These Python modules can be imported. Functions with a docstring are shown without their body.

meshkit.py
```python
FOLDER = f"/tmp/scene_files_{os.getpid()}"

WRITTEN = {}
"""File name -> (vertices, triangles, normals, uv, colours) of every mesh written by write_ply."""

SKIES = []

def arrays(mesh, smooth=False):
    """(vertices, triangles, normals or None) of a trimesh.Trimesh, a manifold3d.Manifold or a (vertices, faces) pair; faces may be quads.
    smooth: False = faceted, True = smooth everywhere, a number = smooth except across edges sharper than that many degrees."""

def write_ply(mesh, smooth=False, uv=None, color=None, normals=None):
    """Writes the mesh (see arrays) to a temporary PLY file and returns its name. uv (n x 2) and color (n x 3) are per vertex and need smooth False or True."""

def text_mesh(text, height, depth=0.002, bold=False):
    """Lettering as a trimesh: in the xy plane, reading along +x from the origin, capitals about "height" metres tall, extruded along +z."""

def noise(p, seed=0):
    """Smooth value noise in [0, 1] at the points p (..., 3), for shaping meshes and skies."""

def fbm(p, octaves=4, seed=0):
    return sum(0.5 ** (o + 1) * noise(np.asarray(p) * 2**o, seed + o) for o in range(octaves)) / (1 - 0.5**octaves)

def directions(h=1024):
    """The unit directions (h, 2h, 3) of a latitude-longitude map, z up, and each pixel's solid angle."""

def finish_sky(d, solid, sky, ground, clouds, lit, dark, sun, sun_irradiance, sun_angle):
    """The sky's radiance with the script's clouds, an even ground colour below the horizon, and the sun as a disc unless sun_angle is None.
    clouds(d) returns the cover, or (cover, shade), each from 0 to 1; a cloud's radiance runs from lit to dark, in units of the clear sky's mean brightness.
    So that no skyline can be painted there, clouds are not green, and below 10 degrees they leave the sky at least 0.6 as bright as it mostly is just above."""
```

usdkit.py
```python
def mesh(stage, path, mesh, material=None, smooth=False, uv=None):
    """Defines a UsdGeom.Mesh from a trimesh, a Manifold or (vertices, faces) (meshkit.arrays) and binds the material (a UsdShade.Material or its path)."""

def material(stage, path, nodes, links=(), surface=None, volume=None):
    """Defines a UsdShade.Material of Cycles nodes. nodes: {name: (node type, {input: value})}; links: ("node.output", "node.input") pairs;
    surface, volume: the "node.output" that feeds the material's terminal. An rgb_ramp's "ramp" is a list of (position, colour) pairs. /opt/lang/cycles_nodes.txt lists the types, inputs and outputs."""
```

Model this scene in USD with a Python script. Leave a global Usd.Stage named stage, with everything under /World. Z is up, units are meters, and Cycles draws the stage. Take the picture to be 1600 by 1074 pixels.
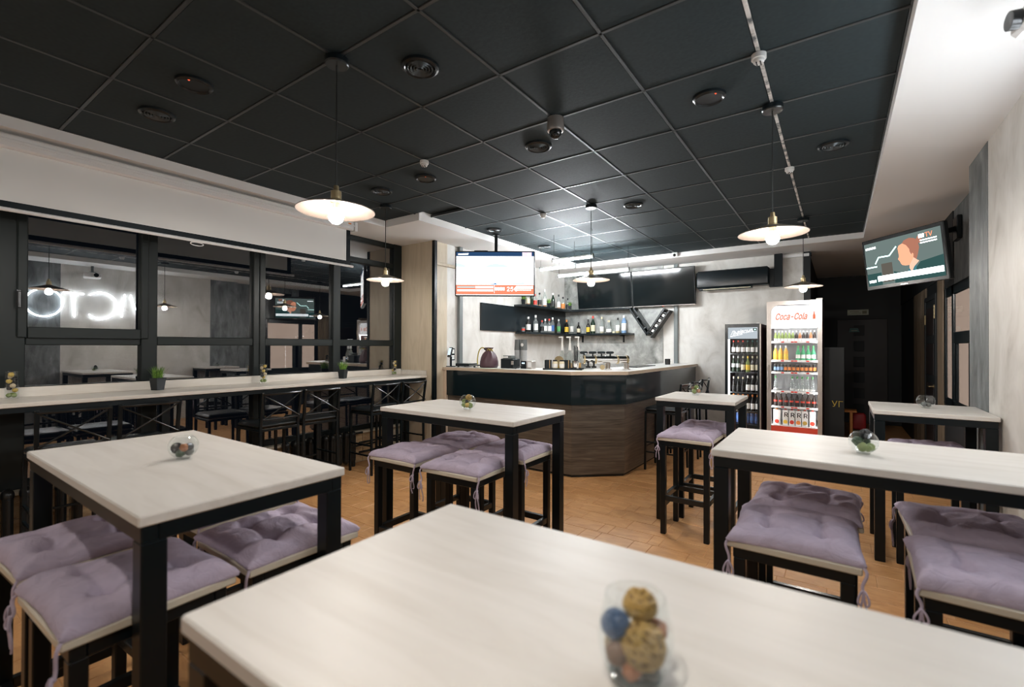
import math, random
import numpy as np, trimesh, manifold3d as m3, usdkit, meshkit
from shapely.geometry import Polygon
from pxr import Usd, UsdGeom, UsdLux, UsdShade, Gf, Sdf, Vt

stage = Usd.Stage.CreateInMemory()
UsdGeom.SetStageUpAxis(stage, 'Z'); UsdGeom.SetStageMetersPerUnit(stage, 1.0)
stage.SetDefaultPrim(UsdGeom.Xform.Define(stage, '/World').GetPrim())
UsdGeom.Scope.Define(stage, '/World/Looks')
rnd = random.Random(7)
PI = math.pi

# ------------------------------------------------------------------ camera, night sky, exposure
YAW, PITCH, ROLL, FPX = math.radians(35.0), math.radians(0.35), math.radians(0.15), 728.0
F = np.array([-math.sin(YAW)*math.cos(PITCH), math.cos(YAW)*math.cos(PITCH), math.sin(PITCH)])
R = np.array([math.cos(YAW), math.sin(YAW), 0.0]); U = np.cross(R, F)
R, U = R*math.cos(ROLL)+U*math.sin(ROLL), U*math.cos(ROLL)-R*math.sin(ROLL)
cam = UsdGeom.Camera.Define(stage, '/World/camera')
cam.AddTransformOp().Set(Gf.Matrix4d(*R, 0, *U, 0, *(-F), 0, 0, 0, 1.5, 1))
cam.CreateHorizontalApertureAttr(36.0); cam.CreateVerticalApertureAttr(36.0*1074/1600)
cam.CreateFocalLengthAttr(FPX/1600*36.0)
cam.CreateClippingRangeAttr(Gf.Vec2f(0.03, 200))
cam.CreateFStopAttr(2.0); cam.CreateFocusDistanceAttr(5.2)
cam.CreateExposureAttr(0.42)
dome = UsdLux.DomeLight.Define(stage, '/World/night_sky')
dome.CreateIntensityAttr(1.0); dome.CreateColorAttr(Gf.Vec3f(0.0004, 0.0006, 0.001))

BULB, TUBE, NEON = 430.0, 250.0, 28.0       # radiance of the pendant bulbs, the tubes over the bar and the neon lettering

# ------------------------------------------------------------------ materials
LOOKS = {}
def _m(name, *a, **k):
    LOOKS[name] = usdkit.material(stage, '/World/Looks/'+name, *a, **k); return LOOKS[name]
def plain(name, c, rough=.5, metal=0., **kw):
    return _m(name, {'p': ('principled_bsdf', dict(base_color=c, roughness=rough, metallic=metal, **kw))}, surface='p.BSDF')
def glow(name, c, s):
    return _m(name, {'e': ('emission', dict(color=c, strength=s))}, surface='e.emission')
def mottled(name, stops, scale=(1, 1, 1), freq=4., detail=6, distort=0., rough=.5, bump=0., bumpd=.01, metal=0., spec=.5, rrough=.6, **more):
    n = {'t': ('texture_coordinate', {}), 'm': ('mapping', dict(scale=scale)),
         'n': ('noise_texture', dict(scale=freq, detail=detail, roughness=rrough, distortion=distort)),
         'r': ('rgb_ramp', dict(ramp=stops)), 'p': ('principled_bsdf', dict(roughness=rough, metallic=metal, specular_ior_level=spec, **more))}
    l = [('t.object', 'm.vector'), ('m.vector', 'n.vector'), ('n.fac', 'r.fac'), ('r.color', 'p.base_color')]
    if bump:
        n['b'] = ('bump', dict(strength=bump, distance=bumpd)); l += [('n.fac', 'b.height'), ('b.normal', 'p.normal')]
    return _m(name, n, l, surface='p.BSDF')
def pane(name, r0, tint=(1, 1, 1), rough=0.0, body=None, bodyfac=0.):
    """Thin clear glass: Schlick reflection (r0 at normal incidence) over plain transparency."""
    n = {'f': ('layer_weight', dict(blend=.5)), 'p5': ('math', dict(math_type='power', value2=5.)), 'ma': ('math', dict(math_type='multiply_add', value2=1-r0, value3=r0)),
         't': ('transparent_bsdf', dict(color=tint)), 'g': ('glossy_bsdf', dict(color=(1, 1, 1), roughness=rough)), 'x': ('mix_closure', {})}
    l = [('f.facing', 'p5.value1'), ('p5.value', 'ma.value1'), ('ma.value', 'x.fac'), ('t.BSDF', 'x.closure1'), ('g.BSDF', 'x.closure2')]
    out = 'x.closure'
    if body:
        n['d'] = ('diffuse_bsdf', dict(color=body)); n['y'] = ('mix_closure', dict(fac=bodyfac))
        l += [('x.closure', 'y.closure1'), ('d.BSDF', 'y.closure2')]; out = 'y.closure'
    return _m(name, n, l, surface=out)

mottled('whitewashed_wood', [(.3, (.585, .55, .50)), (.5, (.64, .61, .565)), (.7, (.68, .65, .61))], (1.0, 7, 7), 2.0, 4, .6, .46, .02, .002)
mottled('whitewashed_wood_y', [(.3, (.56, .52, .46)), (.5, (.62, .58, .525)), (.7, (.66, .63, .58))], (7, 1., 7), 2.0, 4, .6, .36, .02, .002)
plain('board_edge', (.60, .545, .44), .45)
plain('black_steel', (.0022, .0056, .0075), .34, specular_ior_level=.35)
plain('black_steel_shiny', (.010, .012, .013), .22)
plain('leatherette', (.010, .014, .016), .38)
mottled('lilac_cloth', [(.3, (.42, .36, .45)), (.7, (.49, .42, .52))], (1, 1, 1), 15, 6, 1.6, .9, .55, .012, spec=.2)
plain('lilac_ribbon', (.46, .39, .48), .85)
mottled('ceiling_tile', [(.35, (.0135, .0245, .029)), (.65, (.019, .032, .037))], (1, 1, 1), 45, 5, 0, .75, .3, .003, spec=.35)
plain('grid_metal', (.075, .085, .09), .36, .5)
mottled('grid_worn', [(.42, (.10, .11, .115)), (.5, (.55, .53, .50)), (.6, (.70, .68, .65))], (1, 1, 1), 9, 4, 0, .5)
plain('white_plaster', (.78, .775, .765), .8)
plain('white_gloss', (.78, .78, .78), .35)
plain('white_screen', (.79, .79, .775), .75)
plain('white_plastic', (.75, .75, .74), .4)
mottled('pale_stucco', [(.25, (.42, .40, .36)), (.42, (.58, .56, .52)), (.58, (.66, .645, .61)), (.75, (.72, .71, .68))], (2.2, 2.2, 1.4), 1.5, 10, .7, .55, .12, .01)
mottled('beige_stucco', [(.25, (.46, .39, .28)), (.5, (.55, .47, .35)), (.75, (.62, .54, .42))], (6, 6, .9), 1.6, 8, 1.2, .55, .12, .01)
mottled('grey_stucco', [(.28, (.10, .105, .10)), (.42, (.22, .23, .215)), (.55, (.33, .335, .32)), (.72, (.50, .50, .48))], (2, 2, 1.8), 2.6, 10, .45, .45, .15, .01)
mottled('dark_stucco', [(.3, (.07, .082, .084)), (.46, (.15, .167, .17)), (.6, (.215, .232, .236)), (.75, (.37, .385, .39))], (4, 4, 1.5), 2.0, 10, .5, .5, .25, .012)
mottled('brown_boards', [(.3, (.07, .052, .034)), (.5, (.16, .12, .08)), (.7, (.26, .20, .14))], (9, 9, .5), 2.2, 7, .8, .6, .1, .004)
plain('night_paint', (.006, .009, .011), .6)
plain('dark_door', (.012, .008, .008), .5)
mottled('dark_oak', [(.28, (.04, .031, .024)), (.5, (.095, .076, .058)), (.72, (.165, .135, .105))], (1.4, 1.4, 22), 2.0, 7, .5, .45, .03, .002, coat_weight=.6, coat_roughness=.2, coat_ior=1.55)
plain('black_laminate', (.007, .012, .015), .24)
plain('gloss_panel', (.003, .011, .015), .4, coat_weight=1., coat_roughness=.08, coat_ior=1.5, specular_ior_level=.2)
plain('anthracite_frame', (.0065, .0105, .0105), .45, specular_ior_level=.3)
plain('counter_white', (.72, .71, .69), .3)
plain('counter_edge', (.52, .42, .32), .5)
for i, (a, b) in enumerate([((.47, .225, .08), (.64, .345, .145)), ((.49, .24, .09), (.65, .355, .15)), ((.46, .22, .078), (.62, .33, .135)), ((.48, .235, .088), (.64, .35, .15))]):
    mottled('tan_tile_%s' % 'abcd'[i], [(.3, a), (.7, b)], (1.3, 3.2, 1), 3.2, 7, 1.2, .42, .06, .002)
for i, (a, b) in enumerate([((.50, .255, .11), (.63, .35, .165)), ((.48, .24, .10), (.61, .335, .155))]):
    mottled('pink_tile_%s' % 'ab'[i], [(.3, a), (.7, b)], (2, 2, 1), 4, 7, 1., .42, .06, .002)
plain('grout', (.50, .29, .14), .9)
mottled('sandstone_tile', [(.35, (.38, .25, .13)), (.65, (.52, .37, .21))], (2, 2, 6), 5, 6, .6, .6, .1, .003)
plain('cast_iron', (.008, .010, .011), .35)
plain('brass', (.55, .44, .26), .3, 1.)
plain('chrome', (.72, .70, .68), .12, 1.)
plain('silver', (.52, .48, .45), .35, .75)
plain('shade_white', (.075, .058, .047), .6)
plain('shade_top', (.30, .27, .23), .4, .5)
plain('cord_black', (.01, .012, .012), .6)
glow('bulb_glow', (1., .935, .865), BULB)
glow('tube_glow', (.93, .97, 1.), TUBE)
glow('neon_glow', (.86, .93, 1.), NEON)
pane('window_glass', .20)
pane('fridge_glass', .03)
pane('bowl_glass', .10, (.93, .955, .955))
pane('bottle_clear', .05, (.86, .89, .88), .02, (.75, .78, .78), .10)
pane('base_glass', .06, (.35, .45, .46), .02, (.25, .32, .33), .25)
pane('bottle_green', .05, (.10, .25, .12), .02, (.02, .06, .025), .5)
plain('bottle_dark', (.010, .009, .008), .12)
plain('bottle_dark_green', (.008, .022, .012), .12)
plain('amber_liquor', (.42, .15, .025), .15)
plain('blue_glass', (.18, .30, .48), .12)
for n, c in dict(label_white=(.72, .71, .68), label_cream=(.66, .60, .42), label_yellow=(.75, .50, .05), label_red=(.62, .05, .03), label_green=(.10, .35, .12), label_black=(.012, .012, .012), label_blue=(.04, .12, .34), label_orange=(.75, .24, .05),
                 orange_drink=(.80, .42, .08), green_drink=(.06, .36, .16), cola=(.018, .010, .008), can_blue=(.03, .07, .20), maroon=(.055, .018, .022), maroon_bag=(.075, .035, .045), wicker=(.43, .28, .085), wicker_core=(.17, .10, .03), ball_blue=(.03, .09, .20), ball_rust=(.36, .13, .045), ball_black=(.012, .012, .014),
                 ball_brown=(.18, .10, .06), ball_yellow=(.52, .36, .07), ball_cream=(.56, .45, .30), moss=(.16, .22, .05), moss_dark=(.035, .07, .035), pebble=(.10, .105, .10), leaf_a=(.06, .18, .02), soil=(.02, .015, .01), hose_yellow=(.42, .34, .05), paper_grey=(.11, .12, .12), cup_pale=(.40, .41, .41),
                 card_tan=(.40, .24, .10), orange_wood=(.62, .25, .06), red_cloth=(.30, .015, .02), olive=(.12, .12, .06), gold_ink=(.50, .36, .05), sign_cream=(.34, .36, .27), sign_teal=(.02, .12, .11), grey_metal=(.15, .17, .17), tv_black=(.006, .008, .009)).items():
    plain(n, c, .45)
plain('screen_off', (.006, .009, .010), .10)
mottled('leaf_mix', [(.35, (.04, .13, .015)), (.65, (.20, .36, .05))], (1, 1, 1), 40, 2, 0, .6)
glow('fridge_led', (.95, .98, 1.), 22.0)
glow('fridge_header', (1., 1., 1.), 1.0)
glow('beer_header', (.72, .80, .86), .55)
glow('beer_script', (.95, .98, 1.), 1.05)
glow('script_red', (.85, .22, .11), .85)
glow('screen_white', (1., 1., 1.), 1.7)
glow('screen_pale_blue', (.62, .86, .95), 1.05)
glow('screen_navy', (.02, .055, .13), 1.)
glow('screen_blue', (.04, .20, .50), 1.)
glow('ticker_red', (1., .24, .14), 1.)
glow('ticker_cyan', (.42, .72, .80), 1.)
glow('logo_pink', (1., .70, .86), 1.)
glow('film_wall', (.125, .165, .155), 1.)
glow('film_dark', (.03, .075, .072), 1.)
glow('film_door', (.10, .09, .075), 1.)
glow('film_face', (.95, .40, .24), 1.)
glow('film_hair', (.36, .15, .10), 1.)
glow('film_neck', (.90, .50, .36), 1.)
glow('film_shirt', (.05, .17, .20), 1.)
glow('film_tube', (.62, 1., .95), 1.6)
glow('film_white', (.92, .97, 1.), 1.5)
glow('film_orange', (1., .30, .16), 1.1)
glow('pos_screen', (.55, .75, .95), 1.1)
glow('green_lamp', (.45, 1., .75), 1.4)
glow('lit_blind', (.80, .60, .48), .8)
glow('red_lamp', (1., .12, .05), 1.)
plain('label_red_lit', (.75, .075, .04), .5)
S = LOOKS

# ------------------------------------------------------------------ scene graph helpers
COUNT = {}
def numbered(parent, name):
    k = COUNT.get((parent, name), 0); COUNT[(parent, name)] = k+1
    return '%s/%s' % (parent, name if k == 0 else '%s_%03d' % (name, k))
def data(prim, **kw):
    for k, v in kw.items():
        if v: prim.SetCustomDataByKey(k, v)
def thing(name, label, cat, loc=(0, 0, 0), rz=0., group=None, kind=None):
    x = UsdGeom.Xform.Define(stage, numbered('/World', name))
    x.AddTranslateOp().Set(Gf.Vec3d(*map(float, loc))); x.AddRotateZOp().Set(float(math.degrees(rz)))
    if len(label.split()) > 16: print('LONG', len(label.split()), label)
    data(x.GetPrim(), label=label, category=cat, group=group, kind=kind); return x.GetPrim()
def struct(name, label=None, cat=None):
    x = UsdGeom.Xform.Define(stage, '/World/'+name); data(x.GetPrim(), kind='structure', label=label, category=cat); return x.GetPrim()
def path(p): return str(p.GetPath()) if hasattr(p, 'GetPath') else p
def part(parent, name, mesh, mat, label=None, kind=None, smooth=35):
    m = usdkit.mesh(stage, numbered(path(parent), name), mesh, S[mat], smooth=smooth)
    data(m.GetPrim(), label=label, kind=kind); return m.GetPrim()
def dup(src, loc, rz, label, group=None):
    was = src.GetCustomData()
    base = src.GetName().rstrip('0123456789').rstrip('_') if src.GetName()[-3:].isdigit() else src.GetName()
    r = thing(base, label, was['category'], loc, rz, group)
    r.GetReferences().AddInternalReference(src.GetPath()); r.SetInstanceable(True); return r

# ------------------------------------------------------------------ shape helpers
cat = trimesh.util.concatenate
def box(x0, x1, y0, y1, z0, z1):
    m = trimesh.creation.box((abs(x1-x0), abs(y1-y0), abs(z1-z0))); m.apply_translation(((x0+x1)/2, (y0+y1)/2, (z0+z1)/2)); return m
def bbox(x0, x1, y0, y1, z0, z1, b=.003):
    lo, hi = np.minimum([x0, y0, z0], [x1, y1, z1]), np.maximum([x0, y0, z0], [x1, y1, z1])
    b = min(b, (hi-lo).min()*.45); pts = []
    for k in range(3):
        i, o = lo.copy()+b, hi.copy()-b
        i[k] -= b; o[k] += b
        pts += [[(i, o)[a][0], (i, o)[c][1], (i, o)[d][2]] for a in (0, 1) for c in (0, 1) for d in (0, 1)]
    h = trimesh.convex.convex_hull(np.array(pts)); return h
def xf(m, loc=(0, 0, 0), rx=0., ry=0., rz=0.):
    m = m.copy(); T = trimesh.transformations
    m.apply_transform(T.translation_matrix(loc) @ T.rotation_matrix(rz, [0, 0, 1]) @ T.rotation_matrix(ry, [0, 1, 0]) @ T.rotation_matrix(rx, [1, 0, 0])); return m
def lathe(prof, n=24, close=False):
    prof = np.asarray(prof, float); a = np.arange(n)*2*PI/n; k = len(prof)
    v = np.stack([np.outer(prof[:, 0], np.cos(a)), np.outer(prof[:, 0], np.sin(a)), np.repeat(prof[:, 1:2], n, 1)], -1).reshape(-1, 3)
    f = []
    for i in range(k-1):
        for j in range(n):
            A, B, C, D = i*n+j, i*n+(j+1) % n, (i+1)*n+(j+1) % n, (i+1)*n+j
            if prof[i, 0] > 1e-6: f.append((A, B, C))
            if prof[i+1, 0] > 1e-6: f.append((A, C, D))
    if close:
        for j in range(n): f += [((k-1)*n+j, (k-1)*n+(j+1) % n, (j+1) % n), ((k-1)*n+j, (j+1) % n, j)]
    m = trimesh.Trimesh(v, f, process=False); m.merge_vertices(); m.update_faces(m.nondegenerate_faces()); return m
def cyl(r, z0, z1, n=16, r1=None):
    r1 = r if r1 is None else r1
    return lathe([(0, z0), (r, z0), (r1, z1), (0, z1)], n)
def tube(pts, r, n=6, closed=False, caps=True):
    P = np.asarray(pts, float); k = len(P)
    if closed: T = np.roll(P, -1, 0)-np.roll(P, 1, 0)
    else: T = np.gradient(P, axis=0)
    T /= np.linalg.norm(T, axis=1, keepdims=True)+1e-12
    up = np.array([0, 0, 1.]) if abs(T[0][2]) < .9 else np.array([1., 0, 0])
    v = []
    X = np.cross(T[0], up); X /= np.linalg.norm(X)
    for i in range(k):
        X = X-T[i]*np.dot(X, T[i]); X /= np.linalg.norm(X)+1e-12; Y = np.cross(T[i], X)
        rr = r[i] if np.ndim(r) else r
        v.append([P[i]+rr*(X*math.cos(a)+Y*math.sin(a)) for a in np.arange(n)*2*PI/n])
    v = np.array(v).reshape(-1, 3); f = []
    for i in range(k if closed else k-1):
        b = ((i+1) % k)*n
        for j in range(n):
            A, B, C, D = i*n+j, i*n+(j+1) % n, b+(j+1) % n, b+j
            f += [(A, B, C), (A, C, D)]
    if not closed and caps:
        v = np.vstack([v, P[0], P[-1]]); q = len(v)
        for j in range(n): f += [(q-2, (j+1) % n, j), (q-1, (k-1)*n+j, (k-1)*n+(j+1) % n)]
    m = trimesh.Trimesh(v, f, process=False); return m
def bar(p, q, w, d=None):
    """Square bar from p to q."""
    p, q = np.array(p, float), np.array(q, float); L = np.linalg.norm(q-p); d = w if d is None else d
    m = bbox(-w/2, w/2, -d/2, d/2, 0, L, min(w, d)*.12)
    m.apply_transform(trimesh.geometry.align_vectors([0, 0, 1], (q-p)/L)); m.apply_translation(p); return m
def prism(poly, z0, z1):
    m = trimesh.creation.extrude_polygon(Polygon(poly), z1-z0, engine='earcut'); m.apply_translation((0, 0, z0)); return m
def ball(r, c=(0, 0, 0), s=2, sc=(1, 1, 1)):
    m = trimesh.creation.icosphere(s, r); m.apply_scale(sc); m.apply_translation(c); return m
def text(t, h, d=.002, bold=False): return meshkit.text_mesh(t, h, d, bold)
def upright(m, loc, rz=0.):        # lettering in xy -> standing, read by someone who looks towards +y (before rz)
    return xf(m, loc, PI/2, 0, rz)

XW, YP, XR, XR2, YF, YC = -5.10, 4.51, .845, .985, 8.20, 11.5      # window wall, pilaster, right wall, its recess, far wall, corridor end
ZC, ZS = 3.0, 2.92
XB = -4.46                                                        # wall behind the bar on the left

# ------------------------------------------------------------------ floor: bed and single tiles
fl = struct('floor', 'sand-coloured ceramic tile floor', 'floor')
part(fl, 'grout_bed', box(-5.3, 1.3, -3, YC+.2, -.08, -.003), 'grout')
def chamf(x0, x1, y0, y1, z, b=.0025):
    v = [(x0, y0, z-.012), (x1, y0, z-.012), (x1, y1, z-.012), (x0, y1, z-.012), (x0, y0, z-b), (x1, y0, z-b), (x1, y1, z-b), (x0, y1, z-b), (x0+b, y0+b, z), (x1-b, y0+b, z), (x1-b, y1-b, z), (x0+b, y1-b, z)]
    f = []
    for o in (0, 4):
        for i in range(4):
            j = (i+1) % 4; f += [(o+i, o+j, o+4+j), (o+i, o+4+j, o+4+i)]
    f += [(8, 9, 10), (8, 10, 11)]
    return trimesh.Trimesh(v, f, process=False)
rows, y = [], -3.0+.015
kind = 0
tiles = []
while y < YC-.05:
    h = (.19, .20, .20)[kind % 3]
    if kind % 3 == 0: seq = [.09, .32]
    elif kind % 3 == 1: seq = [.41]
    else: seq = [.27, .14]
    x = -5.3+(.0, .17, .05)[kind % 3]; i = 0
    while x < 1.2:
        w = seq[i % len(seq)]
        tiles.append((x, x+w, y, y+h, w < .12)); x += w; i += 1
    y += h; kind += 1
def seen(t):
    c = np.array([(t[0]+t[1])/2, (t[2]+t[3])/2, -1.5]); d = c@F
    if d < .5: return 0
    u, v = 800+FPX*(c@R)/d, 537-FPX*(c@U)/d
    return (t[1]-t[0])*(t[3]-t[2])/d**3 if -30 < u < 1630 and v < 1100 and c[0] > -4.9 and not (c[0] < -1.95 and c[1] > 5.3) and d > 2.4 else 0
tiles.sort(key=seen, reverse=True)
rest = []
for i, (x0, x1, y0, y1, pk) in enumerate(tiles):
    g = .0016; m = chamf(x0+g, x1-g, y0+g, y1-g, rnd.uniform(-.0006, 0))
    look = 'pink_tile_'+rnd.choice('ab') if pk else 'tan_tile_'+rnd.choice('abcd')
    if i < 300: part(fl, 'tile', m, look, smooth=False)
    else: rest.append(m)
part(fl, 'tile_field', cat(rest), 'tan_tile_b', kind='stuff', smooth=False)

# ------------------------------------------------------------------ ceiling: lay-in tiles, grid, white plaster border
ce = struct('ceiling', 'black lay-in tile ceiling with a dropped white plaster border', 'ceiling')
xl = [.27, -.33, -.93, -1.53, -2.13, -2.73, -3.33, -3.93, -4.43]
yl = [1.45+.608*k for k in range(-7, 11)]; yl[-1] = 7.55
for a, b in zip(xl[1:], xl[:-1]):
    for c, d in zip(yl[:-1], yl[1:]):
        x0, x1, y0, y1 = a, b, c, d
        if c > 3.6:
            if b <= -3.92: continue
            x0 = max(x0, -3.87)
        if x0 < -3.9 and c < 3.69 < d: y1 = 3.69
        m = chamf(x0+.010, x1-.010, y0+.010, y1-.010, 0, .003); m.apply_transform(np.diag([1, 1, -1, 1])); m.invert(); m.apply_translation((0, 0, ZC-.001))
        part(ce, 'ceiling_tile', m, 'ceiling_tile', smooth=False)
for i, x in enumerate(xl):
    y1 = 3.69 if x < -3.9 else 7.55
    part(ce, 'grid_bar', bbox(x-.009, x+.009, -2.9, y1, ZC-.005, ZC+.02, .0015), 'grid_worn' if i == 1 else 'grid_metal', label='grid bar with worn white paint' if i == 1 else None)
for y in yl:
    part(ce, 'grid_bar', bbox(-4.43 if y < 3.6 else -3.87, .27, y-.009, y+.009, ZC-.005, ZC+.02, .0015), 'grid_metal')
part(ce, 'slab', box(-5.3, 1.2, -3, YC+.2, ZC+.03, ZC+.12), 'ceiling_tile')
out = Polygon([(-5.25, -3), (1.1, -3), (1.1, YC+.1), (-5.25, YC+.1)])
hole = Polygon([(-4.43, -2.8), (.27, -2.8), (.27, 7.555), (-3.87, 7.555), (-3.87, 3.69), (-4.43, 3.69)])
sof = trimesh.creation.extrude_polygon(out.difference(hole), .11, engine='earcut'); sof.apply_translation((0, 0, ZS))
part(ce, 'plaster_border', sof, 'white_plaster', smooth=False)

# ------------------------------------------------------------------ walls
w = struct('wall_left', 'window wall with a low tiled parapet', 'wall')
part(w, 'parapet', box(XW-.2, XW+.02, -3, YP, 0, .38), 'beige_stucco')
part(w, 'blind_wall', box(XW-.2, XW+.01, -3, -.75, .38, ZS), 'pale_stucco')
for k in range(19):
    y0 = .1+.235*k
    if y0+.23 > YP: break
    for r in range(2): part(w, 'tile', chamf(0, .228, 0, .178, 0).apply_transform(trimesh.transformations.rotation_matrix(PI/2, [0, 1, 0]) @ trimesh.transformations.rotation_matrix(PI/2, [0, 0, 1])).apply_translation((XW+.034, y0, .01+.183*r+.0)) if False else bbox(XW+.02, XW+.034, y0, y0+.23, .008+.184*r, .186+.184*r, .003), 'sandstone_tile')
part(w, 'sill', bbox(XW-.05, XW+.10, -.7, YP-.01, .38, .41, .006), 'board_edge')
w = struct('wall_back', 'pale wall behind the camera', 'wall'); part(w, 'panel', box(-5.3, 1.1, -3.1, -3, 0, ZS), 'pale_stucco')
w = struct('wall_pilaster', 'beige stucco pilaster beside the window', 'wall')
part(w, 'panel', box(-5.3, XB, YP, YP+.28, 0, ZS), 'beige_stucco')
t = struct('trim_1'); part(t, 'corner_profile', bbox(XB-.005, XB+.045, YP-.012, YP+.04, 0, ZS, .003), 'black_steel')
w = struct('wall_bar', 'pale stucco wall at the left of the bar', 'wall'); part(w, 'panel', box(XB-.12, XB, YP+.28, YF, 0, ZS), 'pale_stucco')
part(w, 'upper_band', bbox(XB, XB+.03, YP+.04, 5.05, 2.60, 2.64, .004), 'beige_stucco')
t = struct('trim_2'); part(t, 'pipe_cover', bbox(XB, XB+.05, 5.0, 5.07, 1.2, ZS, .004), 'grey_metal')
w = struct('wall_far', 'far wall behind bar and fridges', 'wall')
part(w, 'stucco_panel', box(-2.51, -.36, YF, YF+.15, 0, ZS), 'pale_stucco')
part(w, 'marbled_panel', box(-4.6, -2.51, YF-.02, YF+.15, 0, ZS), 'grey_stucco')
t = struct('trim_3'); part(t, 'pipe_cover', bbox(-2.315, -2.25, YF-.05, YF, 1.0, ZS, .004), 'grey_metal')
w = struct('wall_corridor_left', 'black wall of the dark corridor', 'wall'); part(w, 'panel', box(-.42, -.355, YF+.001, YC, 0, ZS), 'night_paint')
part(w, 'reveal', box(-.42, -.335, YF-.03, YF+.05, 0, ZS), 'night_paint')
w = struct('wall_corridor_end', 'black end wall of the corridor', 'wall'); part(w, 'panel', box(-.5, 1.2, YC, YC+.1, 0, ZS), 'night_paint')
w = struct('wall_right', 'right wall of pale and grey stucco panels', 'wall')
part(w, 'pale_panel', box(XR, XR+.35, 2.13, 4.49, 0, ZS), 'pale_stucco')
part(w, 'dark_panel', box(XR, XR+.35, -3, 2.13, 0, ZS), 'dark_stucco')
part(w, 'pilaster_panel', box(XR-.003, XR+.35, 4.49, 5.04, 0, ZS), 'dark_stucco')
part(w, 'recess_panel', box(XR2, XR2+.2, 5.04, 5.70, 0, ZS), 'dark_stucco')
part(w, 'lintel_panel', box(XR2, XR2+.2, 5.70, 6.58, 2.16, ZS), 'dark_stucco')
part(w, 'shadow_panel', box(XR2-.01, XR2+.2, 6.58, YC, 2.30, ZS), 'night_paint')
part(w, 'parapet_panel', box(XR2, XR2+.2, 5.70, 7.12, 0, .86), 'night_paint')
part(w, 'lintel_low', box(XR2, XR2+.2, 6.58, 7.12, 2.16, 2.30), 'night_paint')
for y0, y1 in ((7.12, 7.50), (8.38, 8.80), (8.80, 9.22), (9.22, 9.62)):
    part(w, 'wall_board', bbox(XR2-.012, XR2+.1, y0+.003, y1-.003, 0, 2.30, .003), 'brown_boards')
part(w, 'corridor_panel', box(XR2, XR2+.2, 9.62, YC, 0, 2.3), 'night_paint')
part(w, 'door_lintel', box(XR2, XR2+.2, 7.5, 8.38, 2.16, 2.30), 'night_paint')

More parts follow.
